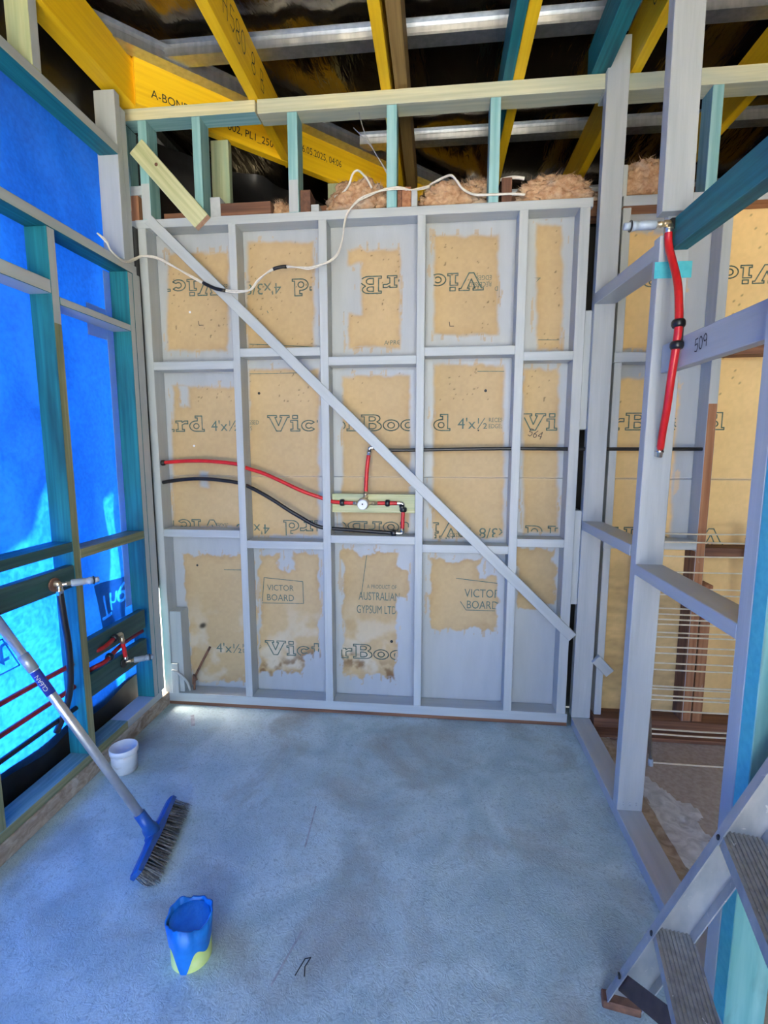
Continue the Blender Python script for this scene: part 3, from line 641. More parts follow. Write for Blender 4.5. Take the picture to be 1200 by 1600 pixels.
wrap_text('t', .15, -.890, .690, True, M['wrap_print'], 1.1); wrap_text('A', .075, -.94, 1.74, False, M['wrap_print']); wrap_text('(5)', .022, -.555, 1.385, False, M['wrap_print'])
vs, fs = ribbons([[(-1.0,.722),(-.872,.712),(-.812,.588),(-1.0,.590)]], .006, (-.099,0,0), (0,1,0), (0,0,1), closed=False); soup('wrap_print', vs, fs, M['wrap_print'], wl)
box('outer_lining', -.16, -.135, -3.4, .12, 2.72, 3.26, M['black_sheet'], wl, bev=0)
box('lining_board', -.10, -.01, -4.7, -3.42, .112, 3.2, M['lining'], wl, bev=0)
box('corner_flashing', -.16, -.03, .10, .115, .62, 2.9, M['black_sheet'], wl, bev=0)
box('post_flashing', -.05, -.022, -.03, .09, .66, 2.43, M['black_sheet'], wl, bev=0)

# ================================================================== RIGHT WALL (open partition)
X0 = 2.118
wr = empty('wall_right', (2.16, -.65, 0), 'open partition frame of grey painted studs and noggings', 'wall', kind='structure')
box('bottom_plate', X0, X0+.090, -1.345, .012, 0, .044, P, wr)
beam('stud', (X0+.045, .035, .044), (X0+.045, -.005, 3.08), .090, .045, (1,0,0), P, wr, split=None)
beam('stud', (X0+.045, -.610, .044), (X0+.045, -.650, 2.05), .090, .045, (1,0,0), P, wr)
beam('stud', (X0+.045, -.652, 2.118), (X0+.045, -.630, 3.20), .090, .046, (1,0,0), P, wr)
box('packer', X0+.034, X0+.088, -.640, -.606, 2.0, 2.20, P, wr)
box('stud', X0, X0+.09, -1.290, -1.243, .044, 2.9, P, wr)['label'] = 'grey-blue painted jamb stud'
box('stud', X0, X0+.088, -1.338, -1.291, .044, 2.9, M['jamb'], wr, faces={'-x': M['tealpaint']})['label'] = 'unpainted teal jamb stud'
beam('noggin', (X0+.045,-.008,2.043), (X0+.045,-.628,2.012), .090, .048, (1,0,0), P, wr)
beam('noggin', (X0+.045,.012,1.020), (X0+.045,-.592,1.026), .090, .042, (1,0,0), P, wr)
beam('noggin', (X0+.045,-.645,.970), (X0+.045,-1.243,.972), .090, .038, (1,0,0), P, wr)
box('noggin', X0+.030, X0+.066, -1.243, -.670, 1.628, 1.716, P, wr)
pen(digits('509', .034), (X0+.0293, -.885, 1.655), (0,-1,.12), (0,.1,1), wr, .0035)
tag(beam('fixing_rail', (X0+.060,-.672,2.050), (X0+.060,-1.243,2.030), .050, .092, (1,0,0), T, wr), 'dark teal timber rail running towards the camera')
vs, fs = ribbons([[(.004,0),(.086,0)]], .050, (X0, -.6722, 1.945), (1,0,0), (0,0,1), closed=False, step=1)
soup('teal_paint_patch', [v + V((0, -.0005-.0*v.z, 0)) for v in vs], fs, M['tealpaint'], wr)
for k, (zz) in enumerate((.065, .075)):
    for xx in (.022, .045, .068): rod('nail_head', [(0,.003),(.0015,.003)], (X0+xx, -.6328, zz), (0,-1,0), M['galv'], wr, 6)

wo = tag(box('wall_side', 4.3, 4.36, -4.7, 2.4, 0, 3.3, M['lining'], bev=0), 'plain timber-lined wall of the next room, added to cut side light', 'wall', kind='structure')  # unseen wall added to dim light coming from the right

wf = empty('wall_front', (1.2, -4.72, 0), 'unseen lined wall added behind the camera, its doorway shaping the light', 'wall', kind='structure')  # wall added behind the camera; its opening narrows the incoming light
for a in ((-.11, .35, 0, 3.3), (2.75, 4.36, 0, 3.3), (.35, 2.75, 2.95, 3.3)): box('lining_board', a[0], a[1], -4.76, -4.70, a[2], a[3], M['lining'], wf, bev=0)

# ================================================================== CEILING: rafters, hip, battens, foil
ce = empty('ceiling', (1.2, -.6, 2.96), 'open roof of yellow engineered rafters under steel battens and foil', 'ceiling', kind='structure')
YL = M['lvl']
def raf(x0, x1, y0, y1, z0=2.960, z1=3.158, m=YL): return box('rafter', x0, x1, y0, y1, z0, z1, m, ce)
raf(-.075, -.018+.03, -3.3, .02); r2 = raf(.553, .598, -3.3, .57); raf(1.160, 1.205, -3.3, 1.15); raf(1.735, 1.781, -3.3, 1.75); r5 = raf(2.222, 2.266, -3.3, 2.2)
tag(box('rafter', 1.690, 1.733, -3.3, .5, 2.960, 3.10, T, ce), 'dark teal timber beside a yellow rafter')
tag(box('rafter', 1.222, 1.278, -3.3, 1.1, 2.970, 3.14, M['oldwood'], ce), 'weathered brown timber beside a yellow rafter')
tag(box('rafter', 2.060, 2.130, -3.3, .07, 2.960, 3.10, T, ce), 'dark teal timber joist beside the tall grey stud')
for x in (2.80, 3.40, 4.0): raf(x, x+.045, -3.3, 2.2)
hip = beam('hip_rafter', (.018,-.02,3.058), (1.75,1.712,3.058), .045, .200, (-.7,.7,0), YL, ce); hip['label'] = 'yellow engineered hip rafter with printed lettering'
hn = V((1,-1,0)).normalized(); hd = V((1,1,0)).normalized()
ho = V((.058,.02,3.058)) + hn*.0232
lettering('printed_lettering', 'A-BOND', .052, ho+hd*.010+V((0,0,-.052)), hd, (0,0,1), M['ink'], ce, sx=.9)
lettering('printed_lettering', '002, PL1_250', .052, ho+hd*.375+V((0,0,-.056)), hd, (.05,.05,1), M['ink'], ce, sx=.9)
lettering('printed_lettering', '06.05.2025, 04:06', .052, ho+hd*.790+V((0,0,-.012)), hd, (0,0,1), M['ink'], ce, sx=.78)
pen(digits("S8 H", .085), (.5986, -.54, 3.03), (0,1,0), (0,0,1), ce, .005); pen(digits("58O".replace('O','0')+" 8 B", .085), (.5986, -.30, 3.03), (0,1,0), (0,0,1), ce, .005)
pen(digits("02'0", .075), (2.2214, -.20, 3.04), (0,-1,0), (0,0,1), ce, .005)
def batten(p0, p1, name='steel_batten'):
    """folded hat-section batten"""
    p0, p1 = V(p0), V(p1); d = (p1-p0).normalized(); s = d.cross(V((0,0,1))).normalized()
    prof = [(-.050,.058),(-.022,.058),(-.020,.040),(-.032,.036),(-.030,.012),(-.040,.010),(-.040,.002),(.030,.002),(.030,.010),(.022,.012),(.024,.036),(.020,.040),(.022,.058),(.050,.058)]
    vs, fs = [], []
    for p in (p0, p1):
        for a, z in prof: vs.append(p+s*a+V((0,0,z)))
    n = len(prof)
    for i in range(n-1): fs.append((i, i+1, n+i+1, n+i))
    o = soup(name, vs, fs, M['galv'], ce); m = o.modifiers.new('thickness', 'SOLIDIFY'); m.thickness = .002; return o
for y, x0 in ((.030,.12), (.785,.95), (1.55,1.5)): batten((x0,y,3.160), (4.4,y,3.160))
for y in (-.725, -1.48, -2.235, -2.99, -3.745): batten((-.2,y,3.160), (4.4,y,3.160))
tag(batten((-.12,-.24,3.150), (1.6,1.48,3.150), 'hip_flashing'), 'folded steel flashing along the hip')
beam('hip_board', (-.05,.02,3.21), (1.65,1.72,3.21), .03, .10, (-.7,.7,0), YL, ce)
def foil_sheet():
    nx, ny = 150, 220; x0, x1, y0, y1 = -.20, 4.5, -4.7, 2.4; vs, fs = [], []
    for j in range(ny+1):
        for i in range(nx+1):
            x, y = x0+(x1-x0)*i/nx, y0+(y1-y0)*j/ny
            sag = .035*math.sin(math.pi*((y-.095)/.8 % 1.0))
            f = .014*noise.noise(V((x*7, y*1.2, 1)))+.008*noise.noise(V((x*18, y*3, 7)))+.0018*noise.noise(V((x*45, y*9, 3)))
            vs.append((x, y, 3.262-sag*.6+f))
    for j in range(ny):
        for i in range(nx): fs.append((j*(nx+1)+i, (j+1)*(nx+1)+i, (j+1)*(nx+1)+i+1, j*(nx+1)+i+1))
    return soup('roof_foil', vs, fs, M['foil'], ce, True)
tag(foil_sheet(), 'crinkled dark reflective roof foil')
box('roof_sheet', -.75, 4.7, -4.7, 2.5, 3.34, 3.36, M['dark_void'], ce, bev=0)
# black plastic hanging behind the hip, and dark boards added to close the roof space to light
def hang():
    n, mz = 70, 26; vs, fs = [], []
    for j in range(mz+1):
        for i in range(n+1):
            t = i/n; z = 2.30+.68*j/mz; p = V((-.10,.02,0)).lerp(V((1.7,1.85,0)), t)
            q = .05*abs(math.sin(9*t+3*noise.noise(V((t*6, z*4, 0)))))+.05*noise.noise(V((t*14, z*7, 2)))
            vs.append((p.x-.12-q*.7, p.y+.06+q*.7, z))
    for j in range(mz):
        for i in range(n): fs.append((j*(n+1)+i, j*(n+1)+i+1, (j+1)*(n+1)+i+1, (j+1)*(n+1)+i))
    return soup('hanging_plastic', vs, fs, M['black_sheet'], ce, True)
tag(hang(), 'creased black plastic sheet behind the raised studs')
box('sun_baffle', -.24, -.20, .13, 2.46, .70, 3.34, M['dark_void'], ce, bev=0); box('sun_baffle', -.24, -.20, -4.7, .13, 3.26, 3.34, M['dark_void'], ce, bev=0)  # unseen boards added to keep sunlight off the hanging plastic
box('roof_end_block', -.2, 4.7, 2.42, 2.46, 2.3, 3.34, M['dark_void'], ce, bev=0); box('roof_floor', -.10, 4.7, .22, 2.42, 2.36, 2.38, M['dark_void'], ce, bev=0)  # end board added to block sky from the roof space
# unseen roof and uprights added outside, cut to throw slanted shade on the wrap
ou = empty('trim_2', (-.9, -1, -.16), 'added unseen shade-casting roof and pier outside the left wall', 'veranda', kind='structure')
vs = [(-.165,-3.6,3.12),(-2.05,-3.6,3.12),(-1.90,-1.25,3.12),(-1.74,-.95,3.12),(-1.56,-.78,3.12),(-1.60,-.62,3.12),(-1.72,-.55,3.12),(-1.60,-.3,3.12),(-1.6,1.8,3.12),(-.165,1.8,3.12)]
vs = vs+[(x, y, z+.06) for x, y, z in vs]; n = len(vs)//2
soup('shade_roof', vs, [tuple(range(n))[::-1], tuple(range(n, 2*n))]+[(i, (i+1)%n, n+(i+1)%n, n+i) for i in range(n)], M['galv'], ou)
box('shade_pier', -1.05, -.75, -.66, -.40, -.16, 3.12, M['curb'], ou); box('sun_block_post', -.95, -.85, -.300, -.100, -.16, 3.12, M['curb'], ou)  # uprights added to shade one wrap bay and stop the corner sun leak

# ================================================================== THINGS
# ---- loose timber offcut nailed across the raised studs
o = beam('timber_offcut', (.0175,-.020,2.775), (.3205,-.020,2.435), .086, .036, (.7,0,.7), M['pine'], ends=M['endgrain'])
tag(o, 'pale green timber offcut nailed slantwise over the short raised studs', 'timber')
rod('knot', [(0,.008),(.001,.008)], (.115,-.0383,2.690), (0,-1,0), M['brown'], o, 10)
# ---- glasswool batts on top of the wall
def batt(x, y, z, sx, sy, sz, label, seed):
    bm = bmesh.new(); bmesh.ops.create_icosphere(bm, subdivisions=5, radius=1)
    for v in bm.verts:
        p = v.co.copy(); d = 1+.28*noise.noise(p*1.6+V((seed,0,0)))+.20*noise.noise(p*5+V((0,seed,0)))+.16*noise.noise(p*12)
        v.co = V((p.x*sx*d, p.y*sy*d, p.z*sz*d))
    top = [v.co.copy() for v in bm.verts if v.co.z > -.3*sz]; rnd = random.Random(seed)
    for k in range(520):
        a = rnd.choice(top); b = a*1.0+V((rnd.uniform(-.03,.03), rnd.uniform(-.03,.02), rnd.uniform(.0,.030))); n = V((rnd.uniform(-1,1),0,rnd.uniform(-1,1)))*.0010
        q = [bm.verts.new(c) for c in (a-n, a+n, b)]; bm.faces.new(q)
    me = bpy.data.meshes.new('insulation_batt'); bm.to_mesh(me); bm.free(); me.materials.append(M['batt'])
    me.polygons.foreach_set('use_smooth', [True]*len(me.polygons))
    return tag(link('insulation_batt', me, None, Matrix.Translation((x, y, z))), label, 'insulation', 'glasswool batts along the top of the wall')
batt(.665,.10,2.505,.060,.05,.045, 'small tan glasswool tuft just left of the third raised stud', 1)
batt(1.045,.085,2.545,.130,.055,.085, 'large pinkish glasswool lump where the white cable comes over the wall', 2)
batt(1.475,.085,2.530,.150,.055,.065, 'wide brownish-pink glasswool lump right of the fourth raised stud', 3)
batt(1.60,.14,2.575,.075,.05,.05, 'grey-brown glasswool tuft beside the fifth raised stud', 5)
batt(1.94,.065,2.520,.165,.045,.070, 'flat tan glasswool strip left of the tall grey corner stud', 6)
batt(2.330,.085,2.555,.105,.055,.085, 'bright orange-tan glasswool lump between the two tall grey studs', 7)
batt(2.86,.085,2.545,.150,.055,.080, 'glasswool lump above the teal rail at the right edge', 8)
# ---- white cable looping along the wall
ca = empty('electrical_cable', (.5,-.05,2.2), 'white twisted cable draped from the left wall over the top plate', 'cable')
path = smooth_path([(-.020,-.300,2.292),(.008,-.285,2.262),(.010,-.262,2.235),(.010,-.17,2.222),(.010,-.085,2.262),(.03,-.055,2.285),(.10,-.045,2.277),(.185,-.045,2.233),(.27,-.045,2.185),(.34,-.045,2.148),(.39,-.045,2.128),(.47,-.045,2.114),(.535,-.045,2.117),(.56,-.045,2.128),(.59,-.045,2.162),(.645,-.045,2.200),(.70,-.045,2.216),(.78,-.045,2.212),(.83,-.045,2.206),(.88,-.040,2.218),(.93,-.03,2.240),(.965,-.025,2.275),(.985,-.025,2.33),(.995,-.025,2.40),(1.015,-.025,2.45),(1.06,-.020,2.497),(1.12,-.012,2.525),(1.18,-.012,2.541),(1.25,-.006,2.546),(1.30,.02,2.548),(1.38,.045,2.570)], 6)
for s in (0, 1):
    off = [p + V((0, math.cos(i*.22+s*math.pi), math.sin(i*.22+s*math.pi)))*.0036 for i, p in enumerate(path)]
    tube('conductor', off, .0036, M['cable'], ca, 7, straight=True)
tube('black_sleeve', path[52:64], .0082, M['black'], ca, 8, straight=True); tube('black_sleeve', path[92:99], .0082, M['black'], ca, 8, straight=True)
cb = empty('electrical_cable', (1.1,.0,2.58), 'short white cable arching over the glasswool on the top plate', 'cable')
tube('conductor', [(.935,.06,2.555),(.975,.04,2.560),(1.01,.02,2.585),(1.03,.015,2.628),(1.055,.015,2.640),(1.09,.02,2.61),(1.115,.03,2.57)], .0050, M['cable'], cb, 7)
cc = empty('electrical_cable', (1.7,.0,2.5), 'white cable lying along the top plate at its right half', 'cable')
tube('conductor', [(1.38,.05,2.580),(1.44,.02,2.592),(1.475,-.010,2.585),(1.50,-.012,2.56),(1.53,-.010,2.525),(1.58,-.006,2.503),(1.66,-.008,2.498),(1.74,-.008,2.497),(1.80,-.006,2.492)], .0052, M['cable'], cc, 7)
tube('conductor', [(1.70,.06,2.590),(1.75,.03,2.583),(1.80,.03,2.575)], .0075, M['cable'], cc, 7)
cd = empty('wire_strands', (1.2,.1,2.6), 'two thin bare wire strands sticking up by the fourth raised stud', 'wire')
tube('strand', [(1.235,.02,2.55),(1.20,.02,2.60),(1.12,-.01,2.72),(1.04,-.02,2.80)], .0020, M['galv'], cd, 5); tube('strand', [(1.22,.02,2.58),(1.15,.0,2.68),(1.09,-.01,2.78),(1.065,-.02,2.86)], .0020, M['galv'], cd, 5)

# ---- pipework on the back wall
def clip(p, axis, parent, r=.012):
    c = rod('pipe_clip', [(-.011,r),(-.011,r+.003),(-.005,r+.006),(.005,r+.006),(.011,r+.003),(.011,r)], p, axis, M['black'], parent, 12); return c
def fitting(p, axis, parent, m='brass', r=.010, l=.03):
    return rod('pipe_fitting', [(0,r*.8),(.003,r),(l*.45,r),(l*.5,r*1.2),(l*.6,r*1.2),(l*.65,r),(l,r),(l+.001,r*.7)], p, axis, M[m], parent, 12)
hp = empty('water_pipe', (.45,.022,1.24), 'red hot-water pipe curving from the left corner stud to the shower valve', 'pipe', 'shower pipework on the back wall')
tube('pipe', [(.020,.022,1.307),(.10,.022,1.315),(.22,.020,1.319),(.33,.020,1.314),(.43,.022,1.302),(.473,.022,1.284),(.56,.020,1.258),(.654,.018,1.218),(.76,.018,1.170),(.866,.022,1.133),(.91,.022,1.118),(.96,.020,1.114),(1.022,.020,1.112)], .0095, M['red'], hp, 12)
clip((.963,.020,1.114), (1,0,-.02), hp); clip((.030,.022,1.308), (1,0,.1), hp, .009)
cp = empty('water_pipe', (.45,.022,1.1), 'black cold-water pipe sagging from the left corner stud to the lower elbow', 'pipe', 'shower pipework on the back wall')
tube('pipe', [(.022,.022,1.207),(.10,.022,1.219),(.217,.020,1.228),(.33,.020,1.222),(.43,.022,1.208),(.473,.022,1.193),(.54,.018,1.162),(.618,.018,1.117),(.68,.018,1.077),(.749,.018,1.037),(.82,.018,.998),(.875,.022,.983),(.92,.022,.981),(1.05,.020,.974),(1.215,.020,.965)], .0095, M['black'], cp, 12)
clip((1.222,.020,.965), (1,0,-.05), cp)
sm_ = empty('shower_valve', (1.08,.02,1.11), 'brass shower mixer valve with white cap and red pipes on a timber board', 'valve', 'shower pipework on the back wall')
rod('valve_body', [(0,.020),(.005,.028),(.03,.030),(.034,.024)], (1.072,.034,1.112), (0,-1,0), M['brass'], sm_, 18)
vcap = rod('valve_cap', [(0,.022),(.002,.0255),(.028,.0255),(.032,.022)], (1.072,.0,1.110), (0,-1,0), M['white'], sm_, 20)
rod('valve_screw', [(0,.004),(.002,.004)], (1.072,-.032,1.113), (0,-1,0), M['ink'], vcap, 8)
fitting((1.048,.020,1.112), (-1,0,0), sm_); fitting((1.096,.020,1.113), (1,0,.0), sm_, l=.044); fitting((1.079,.020,1.138), (.1,0,1), sm_, l=.034); fitting((1.080,.020,1.140), (.5,0,.5), sm_, 'brass', .008, .012)
tube('pipe', [(1.082,.020,1.170),(1.084,.020,1.22),(1.089,.020,1.29),(1.097,.020,1.350)], .0095, M['red'], sm_, 12); fitting((1.097,.020,1.347), (.1,0,1), sm_, 'chrome', l=.03)
tube('elbow', [(1.100,.020,1.372),(1.102,.020,1.382),(1.110,.020,1.386),(1.128,.020,1.384)], .0085, M['chrome'], sm_, 10)
tube('pipe', [(1.138,.020,1.113),(1.18,.020,1.114),(1.238,.020,1.114)], .0095, M['red'], sm_, 12); clip((1.190,.020,1.114), (1,0,0), sm_)
tube('elbow', [(1.236,.020,1.114),(1.256,.020,1.113),(1.266,.020,1.108),(1.268,.020,1.092)], .0090, M['chrome'], sm_, 10); clip((1.268,.020,1.082), (0,0,1), sm_); clip((1.262,.020,1.094), (1,0,.3), sm_)
tube('pipe', [(1.268,.020,1.085),(1.266,.020,1.04),(1.264,.020,.985)], .0095, M['red'], sm_, 12); fitting((1.264,.020,.990), (0,0,-1), sm_, 'chrome', l=.022)
tube('elbow', [(1.264,.020,.976),(1.262,.020,.966),(1.252,.020,.963),(1.228,.020,.964)], .0090, M['chrome'], sm_, 10)
bp_ = empty('water_pipe', (1.6,.022,1.38), 'straight black water pipe from the upper elbow through the studs to the right', 'pipe', 'shower pipework on the back wall')
tube('pipe', [(1.120,.020,1.384),(1.21,.021,1.374),(1.5,.022,1.378),(1.775,.022,1.382),(2.05,.022,1.380),(2.20,.022,1.380),(2.64,.022,1.380)], .0085, M['black'], bp_, 12)

# ---- pipes on the left wall
for i, (za, zb, m, lab) in enumerate(((.519,.506,'red','upper red pipe, darkened for shade, running through the left studs'), (.409,.410,'red','lower red pipe, darkened for shade, running through the left studs'), (.321,.316,'black','black pipe low through the left studs'))):
    pr = empty('wall_pipe', (-.045,-1.4,za), lab, 'pipe', 'pipes threaded through the left studs')
    tube('pipe', [(-.045,-3.0,za+.02),(-.045,-2.0,za+.012),(-.045,-1.0,za),(-.045,-.60,zb)] + ([(-.030,-.55,.520),(.009,-.50,.530),(.009,-.43,.543)] if i == 0 else [(-.030,-.55,.446),(.009,-.50,.466),(.004,-.42,.480),(-.018,-.33,.478),(-.040,-.20,.468),(-.045,-.115,.464)] if i == 1 else [(-.045,-.58,.316)]), .010, M['shaded_red' if m == 'red' else m], pr, 10)
    if i == 1: clip((.008,-.465,.473), (0,1,.25), pr)
    if i == 0: clip((.009,-.425,.544), (0,1,.1), pr)
def tap_stub(p, axis, parent, l=.10):
    fitting(p, axis, parent, 'brass', .008, .036); a = V(axis).normalized(); q = V(p)+a*.034
    gc = rod('grey_cap', [(0,.011),(.003,.0135),(.045,.0135),(.046,.0125),(l*.62,.0125),(l*.63,.0145),(l*.78,.0145)], q, axis, M['greycap'], parent, 16)
    rod('cap_ring', [(l*.78,.017),(l*.82,.017)], q, axis, M['black'], gc, 16); rod('cap_end', [(l*.82,.012),(l,.0105),(l+.001,.006)], q, axis, M['greycap'], gc, 16)
lt = empty('tap_outlet', (.01,-.36,.47), 'short red drop pipe ending in a grey capped tap stub on the left wall', 'tap outlet', 'capped tap outlets')
tube('elbow', [(.010,-.425,.545),(.012,-.395,.549),(.012,-.380,.543),(.012,-.377,.525)], .009, M['brass'], lt, 10); fitting((.012,-.377,.530), (0,.05,-1), lt, 'brass', .0095, .03)
tube('pipe', [(.012,-.376,.508),(.012,-.368,.470),(.012,-.362,.430)], .0095, M['red'], lt, 10); fitting((.012,-.362,.438), (0,.1,-1), lt, 'chrome', .0095, .03)
rod('wall_plate', [(0,.024),(.006,.024)], (0,-.362,.400), (1,0,0), M['black'], lt, 14)
tap_stub((.006,-.355,.402), (.78,.62,-.02), lt, .085)
lh = empty('tap_outlet', (.01,-.72,.7), 'black flexible hose hanging from a grey capped tap stub on the left wall', 'tap outlet', 'capped tap outlets')
tube('hose', [(.020,-.730,.842),(.021,-.728,.80),(.022,-.722,.72),(.022,-.714,.64),(.018,-.708,.56),(.010,-.706,.47),(-.005,-.706,.40),(-.025,-.71,.34),(-.055,-.72,.27)], .0125, M['black'], lh, 12)
fitting((.020,-.730,.872), (0,0,-1), lh, 'chrome', .0125, .036); rod('wall_plate', [(0,.026),(.008,.026)], (0,-.735,.876), (1,0,0), M['rust'], lh, 14)
tube('elbow', [(.004,-.735,.880),(.018,-.733,.880),(.020,-.730,.868)], .011, M['brass'], lh, 10); tap_stub((.020,-.725,.874), (.72,.69,.0), lh, .095)
# ---- right partition: red riser
rh = empty('tap_outlet', (2.15,-.69,1.7), 'red pipe riser with grey capped stub on the right-hand grey stud', 'tap outlet', 'capped tap outlets')
rp = smooth_path([(2.134,-.690,2.052),(2.138,-.690,2.01),(2.138,-.728,1.948),(2.136,-.772,1.880),(2.134,-.796,1.816),(2.134,-.806,1.745),(2.134,-.800,1.690),(2.136,-.778,1.60),(2.144,-.745,1.51),(2.152,-.708,1.44),(2.160,-.680,1.385)], 6)
tube('pipe', rp, .0115, M['red'], rh, 12, straight=True)
fitting((2.160,-.680,1.398), (-.05,.1,-1), rh, 'chrome', .0115, .04); fitting((2.134,-.690,2.046), (0,0,1), rh, 'brass', .0115, .026)
rod('clip_block', [(-.012,.010),(-.012,.016),(.012,.016),(.012,.010)], (2.148,-.676,2.078), (0,1,0), M['black'], rh, 12)
tube('elbow', [(2.134,-.690,2.062),(2.132,-.690,2.076),(2.120,-.690,2.076)], .010, M['brass'], rh, 10); tap_stub((2.130,-.690,2.075), (-1,0,-.02), rh, .095)
for zz in (1.752, 1.690): clip((2.134,-.804,zz), (0,.06,1), rh, .0135)
box('clip_bridge', 2.138, 2.1475, -.812, -.790, 1.695, 1.747, M['black'], rh, bev=.002)

# ---- clothes airer leaning on the far wall of the next room
ai = empty('clothes_airer', (2.6,-.2,0), 'folded wire clothes airer leaning against the cream wall behind the partition', 'clothes airer')
def leaf(x0, x1, yb, zb, yt, zt, zs, side=True):
    def P_(x, z): t = (z-zb)/(zt-zb); return (x, yb+(yt-yb)*t, z)
    if side:
        for x in (x0, x1): tube('side_tube', [P_(x, zb), P_(x, zt)], .0075, M['chrome'], ai, 8, straight=True)
    for z in zs:
        a, b = V(P_(x0, z)), V(P_(x1, z)); mid = (a+b)/2 + V((0,0,random.uniform(-.003,.001)))
        tube('wire_rod', [a, mid, b], .0038, M['rodmetal'], ai, 6)
leaf(2.385, 2.845, -.275, .0, -.055, 1.005, (.012,.132,.232,.295,.335,.405,.475,.545,.600,.645,.73,.83,.90,1.0))
leaf(2.395, 2.835, -.235, .03, -.030, .98, (.135,.262,.308,.42,.49,.555,.612,.660,.748,.955))
tube('hook', [(2.838,-.045,1.012),(2.826,-.060,1.020),(2.818,-.075,1.0),(2.822,-.085,.955),(2.835,-.085,.90),(2.842,-.075,.80)], .010, M['black'], ai, 8)
tube('hook', [(2.385,-.052,1.005),(2.375,-.060,1.018),(2.368,-.070,1.0),(2.372,-.075,.96)], .009, M['greycap'], ai, 8)
rod('foot', [(0,.010),(.03,.011)], (2.385,-.275,-.003), (0,.2,1), M['greycap'], ai, 10); rod('foot', [(0,.010),(.03,.011)], (2.845,-.275,-.003), (0,.2,1), M['greycap'], ai, 10)

# ---- broom
br = empty('broom', (.5,-.95,0), 'blue broom with grey bristles and silver handle leaning on the left wall', 'broom')
bd = V((-.069,.347,0)).normalized(); bn = V((.048,.018,-.045)).normalized()       # along the head / bristle direction
up = bd.cross(bn).normalized()
hc = V((.4665,-.929,.047))
bm = bmesh.new(); hl = .176
secs = []
for t, hw, hh in ((-1,.010,.016), (-.97,.013,.021), (-.4,.015,.024), (-.15,.019,.024), (.15,.019,.024), (.4,.015,.024), (.97,.013,.021), (1,.010,.016)):
    c = hc+bd*t*hl; ring = [bm.verts.new(c - bn*hw*.9*a + up*hh*b) for a, b in ((-.75,-1),(-.75,1),(.5,1),(1,.45),(1,-.45),(.5,-1))]; secs.append(ring)
for r0, r1 in zip(secs, secs[1:]):
    for k in range(6): bm.faces.new((r0[k], r0[(k+1)%6], r1[(k+1)%6], r1[k]))
bm.faces.new(secs[0]); bm.faces.new(secs[-1][::-1]); bmesh.ops.recalc_face_normals(bm, faces=bm.faces)
me = bpy.data.meshes.new('broom_head'); bm.to_mesh(me); bm.free(); me.materials.append(M['blueplastic']); bhead = link('broom_head', me, br)
vs, fs = [], []; rnd = random.Random(3)
for i in range(26):
    for j in range(5):
        base = hc+bd*((i+.5)/26*2-1)*hl*.95+up*((j-2)*.008)+bn*.008
        for k in range(7):
            a = base+V((rnd.uniform(-.003,.003), rnd.uniform(-.003,.003), 0)); L = .066+rnd.uniform(-.006,.006)
            d = (bn+bd*(rnd.uniform(-.10,.10)+.16*((i+.5)/26*2-1))+up*(.06*(j-2)+rnd.uniform(-.08,.08))).normalized()
            b = a+d*L*.6; c = a+d*L+bd*rnd.uniform(-.004,.004); c.z = max(c.z, .001); b.z = max(b.z, .002)
            s = d.cross(V((rnd.uniform(-1,1),rnd.uniform(-1,1),1))).normalized()*.0011; n0 = len(vs)
            vs += [a-s, a+s, b+s, b-s, c+s*.6, c-s*.6]; fs += [(n0,n0+1,n0+2,n0+3), (n0+3,n0+2,n0+4,n0+5)]
soup('bristles', vs, fs, M['bristle'], bhead, kind='stuff')
h0, h1 = V((.459,-.965,.120)), V((.012,-1.031,.896)); hdv = (h1-h0).normalized()
hb = hc-bn*.010
tube('socket', [hb, hb+(h0-hb)*.45, h0-hdv*.012, h0+hdv*.040], .02, M['blueplastic'], br, 14, radii=[.027,.025,.0195,.0185], straight=True)
tube('socket_web', [hb+bd*-.035, hb+bd*.035], .016, M['blueplastic'], br, 8, straight=True)
bhandle = tube('handle', [h0+hdv*.03, h1], .0145, M['alu'], br, 16, straight=True)
tube('handle_grip', [h1-hdv*.022, h1], .0165, M['blueplastic'], bhandle, 14, straight=True)
tube('joint_collar', [h0+hdv*.640, h0+hdv*.702], .0170, M['alu_dull'], bhandle, 14, straight=True)
tube('handle_sticker', [h0+hdv*.545, h0+hdv*.636], .0152, M['navy'], bhandle, 16, straight=True)
vcam = (V(co.location)-h0).normalized(); fx = (vcam-hdv*vcam.dot(hdv)).normalized(); fx = V((.9,-.35,.45)); fx = (fx-hdv*fx.dot(hdv)).normalized()
lettering('sticker_lettering', 'CLEAN', .019, h0+hdv*.562+fx*.0158-hdv.cross(fx)*.006, hdv, hdv.cross(fx)*-1, M['white'], bhandle)
# ---- white tub
tb = empty('plastic_tub', (.10,-.545,0), 'small white plastic tub with a lid standing by the left kerb', 'tub')
rod('tub_body', [(0,.046),(.002,.050),(.06,.0525),(.086,.0535)], (.100,-.545,0), (0,0,1), M['tubwall'], tb, 32)
rod('tub_lid', [(.0,.0555),(.001,.0575),(.022,.0575),(.024,.0560),(.0245,.0535),(.0205,.0525),(.0200,.001)], (.100,-.545,.084), (0,0,1), M['white'], tb, 32)
